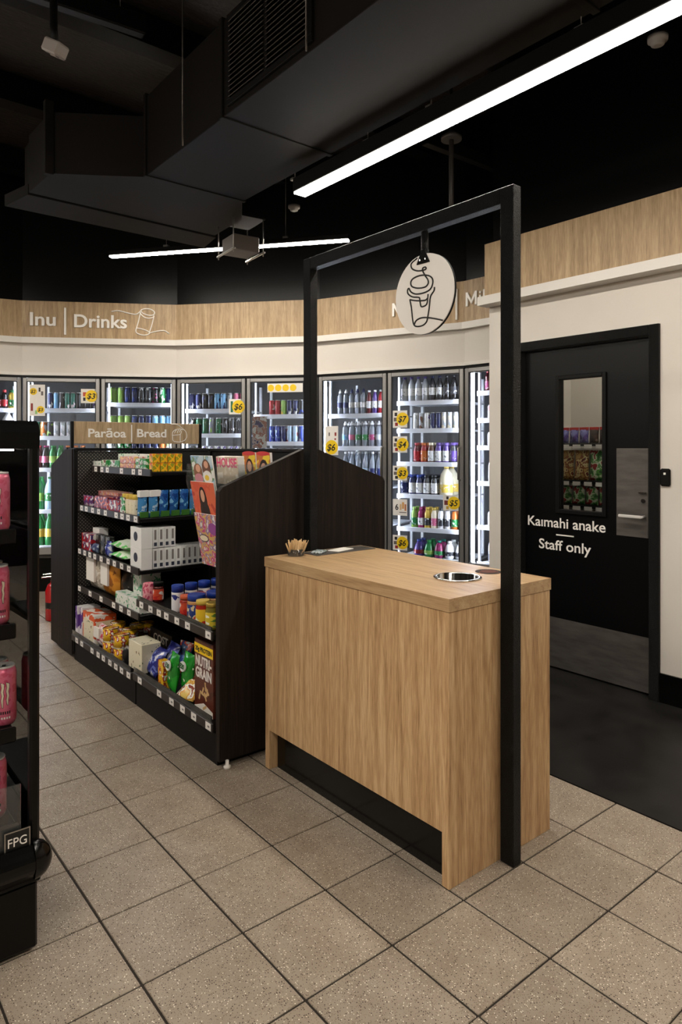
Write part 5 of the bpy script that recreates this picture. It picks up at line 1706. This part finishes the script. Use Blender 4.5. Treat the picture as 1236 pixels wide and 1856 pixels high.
TIER = ['top', 'second', 'third', 'bottom']
for ti, (sz, ur, yc) in enumerate(((1.16, 15.5, 2.115), (0.896, 17, 2.12), (0.608, 28, 2.12), (0.352, 10, 2.12))):
    xr = ony(ur, 1000, yc).x - 0.031
    for row in range(2 if ti < 3 else 1):
        for c in range(5):
            o = place('tall_can', can_body, None, (xr - 0.070 * c + random.uniform(-0.002, 0.002), yc + 0.072 * row, sz + 0.0008), 0)
            o.rotation_euler = (0, 0, -0.25 + random.uniform(-0.25, 0.25))
            place('lid', can_lid, o)
            place('base_rim', can_rim, o)
            place('ring_pull', tabv, o)
            place('claw_outline', claw_out, o)
            place('claw_mark', claw_in, o)
            place('print_band', can_txt, o)
            place('print_band', can_txt2, o)
            tag(o, '%s tall pink can from the case end, %s row on the %s tier' % (NTH[c], ('front', 'rear')[row], TIER[ti]), 'can', 'pink cans in the display case')

# ================================================================ OVERHEAD: DUCT, GRILLE, DRIVER BOX, DETECTORS
du = thing('air_duct', 'large dark rectangular air duct running overhead with louvred grille', 'duct', (1.965, 2.0, 3.0))
DX0, DX1, DZ0, DZ1 = 1.635, 2.296, 3.0, 3.47


def D(mb, name, mats, parent=du):
    o = mb.obj(name, mats, parent)
    if parent is du:
        o.location = (-1.965, -2.0, -3.0)
    return o


D(MB().cbox(DX0, DX1, -2.0, 3.86, DZ0, DZ1, 0.003), 'duct_run', [DUCT])
for y in (2.93, 1.35, 3.84):
    D(MB().cbox(DX0 - 0.012, DX1 + 0.012, y - 0.015, y + 0.015, DZ0 - 0.006, DZ1 + 0.012, 0.002), 'flange', [DUCT])
lo = [(1.635, 3.862, 3.0), (2.296, 3.862, 3.0), (2.47, 4.15, 3.0), (2.50, 4.60, 3.0), (1.17, 4.56, 3.0), (1.185, 4.16, 3.0)]
D(MB().hull(lo, [(x, y, 3.36) for x, y, _ in lo]), 'plenum', [DUCT])
lo2 = [(1.168, 4.575, 2.992), (2.52, 4.618, 2.992), (2.56, 4.89, 2.985), (1.10, 4.87, 2.985)]
D(MB().hull(lo2, [(x, y, 3.06) for x, y, _ in lo2]), 'outlet_lip', [DUCT])
D(MB().cbox(1.22, 2.46, 4.62, 4.86, 3.06, 3.40, 0.004), 'outlet_box', [DUCT])
D(MB().cbox(1.15, 1.2, 4.14, 4.18, 2.99, 3.42, 0.003), 'corner_angle', [DUCT])
# louvred grille on the aisle side
gr0, gr1 = onx(558, 84, DX0 - 0.01).y, onx(418, 178, DX0 - 0.01).y
gz0, gz1 = 3.055, 3.43
gf = MB()
for y0, y1, z0, z1 in ((gr0 - 0.03, gr1 + 0.03, gz0 - 0.03, gz0), (gr0 - 0.03, gr1 + 0.03, gz1, gz1 + 0.03), (gr0 - 0.03, gr0, gz0, gz1), (gr1, gr1 + 0.03, gz0, gz1), ((gr0 + gr1) / 2 - 0.012, (gr0 + gr1) / 2 + 0.012, gz0, gz1)):
    gf.cbox(DX0 - 0.016, DX0 - 0.001, y0, y1, z0, z1, 0.002)
gfo = D(gf, 'grille_frame', [DUCT_DARK])
sl_me = MB().add([(-0.012, 0, -0.008), (-0.010, 0, -0.009), (0.010, 0, 0.009), (0.008, 0, 0.010), (-0.012, 1, -0.008), (-0.010, 1, -0.009), (0.010, 1, 0.009), (0.008, 1, 0.010)],
                 [(0, 1, 2, 3), (4, 7, 6, 5), (0, 4, 5, 1), (1, 5, 6, 2), (2, 6, 7, 3), (3, 7, 4, 0)]).mesh('louvre_slat', [pm('slat_paint', (92, 86, 82), 0.45)])
for k in range(16):
    zz = gz0 + 0.012 + k * (gz1 - gz0 - 0.02) / 15
    for y0, y1 in ((gr0, (gr0 + gr1) / 2 - 0.012), ((gr0 + gr1) / 2 + 0.012, gr1)):
        o = place('louvre_slat', sl_me, gfo, (DX0 - 0.012, y0, zz))
        o.scale = (1, y1 - y0, 1)
for y in (3.3, 2.2):
    for x in (DX0 - 0.03, DX1 + 0.03):
        D(MB().tube([(x, y, 2.985), (x, y, 4.12)], 0.004, 6), 'hanger_rod', [STEEL_DARK])
    D(MB().cbox(DX0 - 0.05, DX1 + 0.05, y - 0.016, y + 0.016, 2.972, 2.996, 0.002) if False else MB().cbox(DX1 + 0.005, DX1 + 0.05, y - 0.016, y + 0.016, 2.975, 2.99, 0.002), 'hanger_foot', [STEEL])

# driver box slung under the duct end
pbx = depth_pt(436, 448, 4.9)
db = thing('driver_box', 'grey junction box slung on rods below the duct end', 'box', (pbx.x, pbx.y, pbx.z - 0.05))
db.rotation_euler = (0, 0, -0.1)
MB().cbox(-0.1, 0.1, -0.1, 0.1, 0, 0.11, 0.004).obj('housing', [pm('box_grey', (104, 96, 90), 0.5)], db)
for x in (-0.115, 0.115):
    MB().cbox(x - 0.008, x + 0.008, -0.15, 0.15, -0.012, 0.0, 0.002).obj('channel', [STEEL], db)
    for y in (-0.13, 0.13):
        MB().tube([(x, y, -0.03), (x, y, 0.23)], 0.004, 6).obj('hanger_rod', [STEEL], db)
MB().cbox(-0.13, 0.13, -0.14, 0.14, 0.23, 0.245, 0.002).obj('top_plate', [DUCT_DARK], db)

# ceiling camera box at the upper left
pc = depth_pt(100, 88, 2.75)
cb_ = thing('ceiling_projector', 'small pale box on a black bracket high at the upper left', 'sensor', (pc.x, pc.y, pc.z))
bd = MB().cbox(-0.03, 0.03, -0.045, 0.045, -0.026, 0.026, 0.006).obj('housing', [pm('sensor_pale', (150, 142, 136), 0.5)], cb_)
bd.rotation_euler = (0.5, 0, 0.5)
for s_ in (-1, 1):
    q = MB().lathe([(0.008, 0), (0.008, 0.002)], 12).obj('lens', [INK], bd)
    q.location = (0, 0.027 * s_, -0.0275)
MB().tube([(0, 0, 0.03), (0.0, 0.02, 0.09), (0.0, 0.02, 4.1 - pc.z)], 0.016, 8).obj('bracket', [BLACK], cb_)

# dark light track near the top left edge
a_, b_ = onz(48, -6, 3.45), onz(262, 66, 3.45)
tk = thing('light_track', 'unlit black track bar hanging high at the upper left', 'track', (a_.x, a_.y, 3.45), math.atan2(b_.y - a_.y, b_.x - a_.x))
LT = (b_ - a_).length
MB().cbox(-0.6, LT, -0.03, 0.03, 0, 0.09, 0.003).obj('bar', [BLACK], tk)
MB().box(-0.6, LT - 0.01, -0.022, 0.022, -0.004, 0.0).obj('slot_cover', [pm('track_grey', (34, 33, 32), 0.5)], tk)
MB().tube([(LT - 0.12, 0, 0.09), (LT - 0.12, 0, 0.68)], 0.002, 5).obj('suspension_cable', [STEEL_DARK], tk)

# unlit bar beside the lit light, round dish on a pole, detectors
a_, b_ = onz(770, 262, 3.5), onz(945, 328, 3.5)
tk = thing('light_track', 'unlit black bar hanging behind the portal frame corner', 'track', (a_.x, a_.y, 3.5), math.atan2(b_.y - a_.y, b_.x - a_.x))
LT = (b_ - a_).length
MB().cbox(0, LT, -0.03, 0.03, 0, 0.08, 0.003).obj('bar', [BLACK], tk)
MB().tube([(LT - 0.15, 0, 0.08), (LT - 0.15, 0, 0.62)], 0.002, 5).obj('suspension_cable', [STEEL_DARK], tk)
pd = depth_pt(818, 254, 4.6)
ps = thing('pendant_pole', 'grey ceiling pole with round plate rising behind the crossbar', 'pole', (pd.x, pd.y, 2.95))
MB().tube([(0, 0, 0), (0, 0, pd.z - 2.95)], 0.017, 10).obj('pole', [pm('pole_grey', (70, 66, 63), 0.5)], ps)
MB().lathe([(0.07, pd.z - 2.95), (0.07, pd.z - 2.93), (0.03, pd.z - 2.90)], 20).obj('ceiling_plate', [pm('pole_grey', (70, 66, 63), 0.5)], ps)
MB().tube([(0, 0, pd.z - 2.9), (0, 0, 4.14 - 2.95)], 0.01, 8).obj('stem', [BLACK], ps)
for u, v, dd_, lb in ((1192, 72, 3.2, 'small white smoke detector at the upper right beside the bright light'), (533, 376, 5.2, 'small smoke detector below the end of the long light')):
    p = depth_pt(u, v, dd_)
    sd = thing('smoke_detector', lb, 'detector', (p.x, p.y, p.z))
    MB().lathe([(0.018, -0.03), (0.03, -0.024), (0.032, -0.01), (0.045, -0.006), (0.046, 0.012)], 20).obj('sensor_head', [pm('detector_white', (130, 124, 118), 0.5)], sd)
    MB().lathe([(0.046, 0.012), (0.046, 0.02), (0.01, 0.022), (0.01, 4.14 - p.z)], 16).obj('mount', [BLACK], sd)

# ================================================================ STOREROOM STOCK BEHIND THE DOOR WINDOW
su = thing('stock_shelf', 'shelf of snack packets glimpsed through the staff door window', 'shelving', (4.5, 2.6, 0))
SX = 4.38
for zz, in ((1.425,), (1.16,), (0.985,), (0.75,)):
    sh = MB().cbox(SX - 4.5, 0.2, -0.4, 0.34, zz - 0.02, zz, 0.003).obj('shelf', [BLACK_SHELF], su)
    for k in range(8):
        MB().box(SX - 4.5 - 0.002, SX - 4.5, -0.36 + 0.09 * k, -0.30 + 0.09 * k, zz - 0.036, zz - 0.008).obj('price_ticket', [TICKET], sh)
for y in (-0.4, 0.32):
    MB().cbox(0.0, 0.03, y, y + 0.02, 0, 1.6, 0.002).obj('upright', [BLACK], su)
k = 0
for zz, h_, w_, cols in ((1.425, 0.105, 0.075, ['purple', 'purple', 'purple', 'black', 'black', 'purple', 'black']), (1.16, 0.215, 0.115, ['tan', 'tan', 'green', 'tan', 'green']), (0.985, 0.13, 0.1, ['green'] * 6), (0.75, 0.19, 0.13, ['green', 'tan', 'tan', 'green', 'tan'])):
    mm = {'purple': P('s_purple', [(96, 70, 150), (120, 120, 180), (60, 40, 110)], 24, 0.35, 51), 'black': P('s_black', [(40, 26, 24), (70, 50, 40), (150, 130, 120)], 24, 0.35, 52),
          'tan': P('s_tan', [(196, 160, 96), (150, 90, 50), (226, 206, 150), (110, 40, 30)], 22, 0.3, 53), 'green': P('s_green', [(44, 96, 44), (90, 150, 70), (200, 210, 180), (150, 40, 36)], 22, 0.3, 54)}
    row = {1.425: 'top', 1.16: 'second', 0.985: 'third', 0.75: 'lowest'}[zz]
    for c, cn in enumerate(cols):
        yy = 2.89 - (c + 0.5) * (w_ + 0.004)
        o = bag('snack_packet', 'packet', '%s packet, %s from left on the %s shelf behind the door window' % (cn, NTH[c], row), yy, SX + 0.05, zz, w_, h_, 0.055, mm[cn], None, 0, 0.05, 80 + k, 'snack packets behind the door window')
        k += 1
        if zz == 1.425:
            MB().cbox(-0.008, 0.008, -w_ / 2 + 0.003, w_ / 2 - 0.003, h_ - 0.012, h_ + 0.01, 0.002).obj('red_header', [pm('header_red', (190, 40, 36), 0.4)], o)
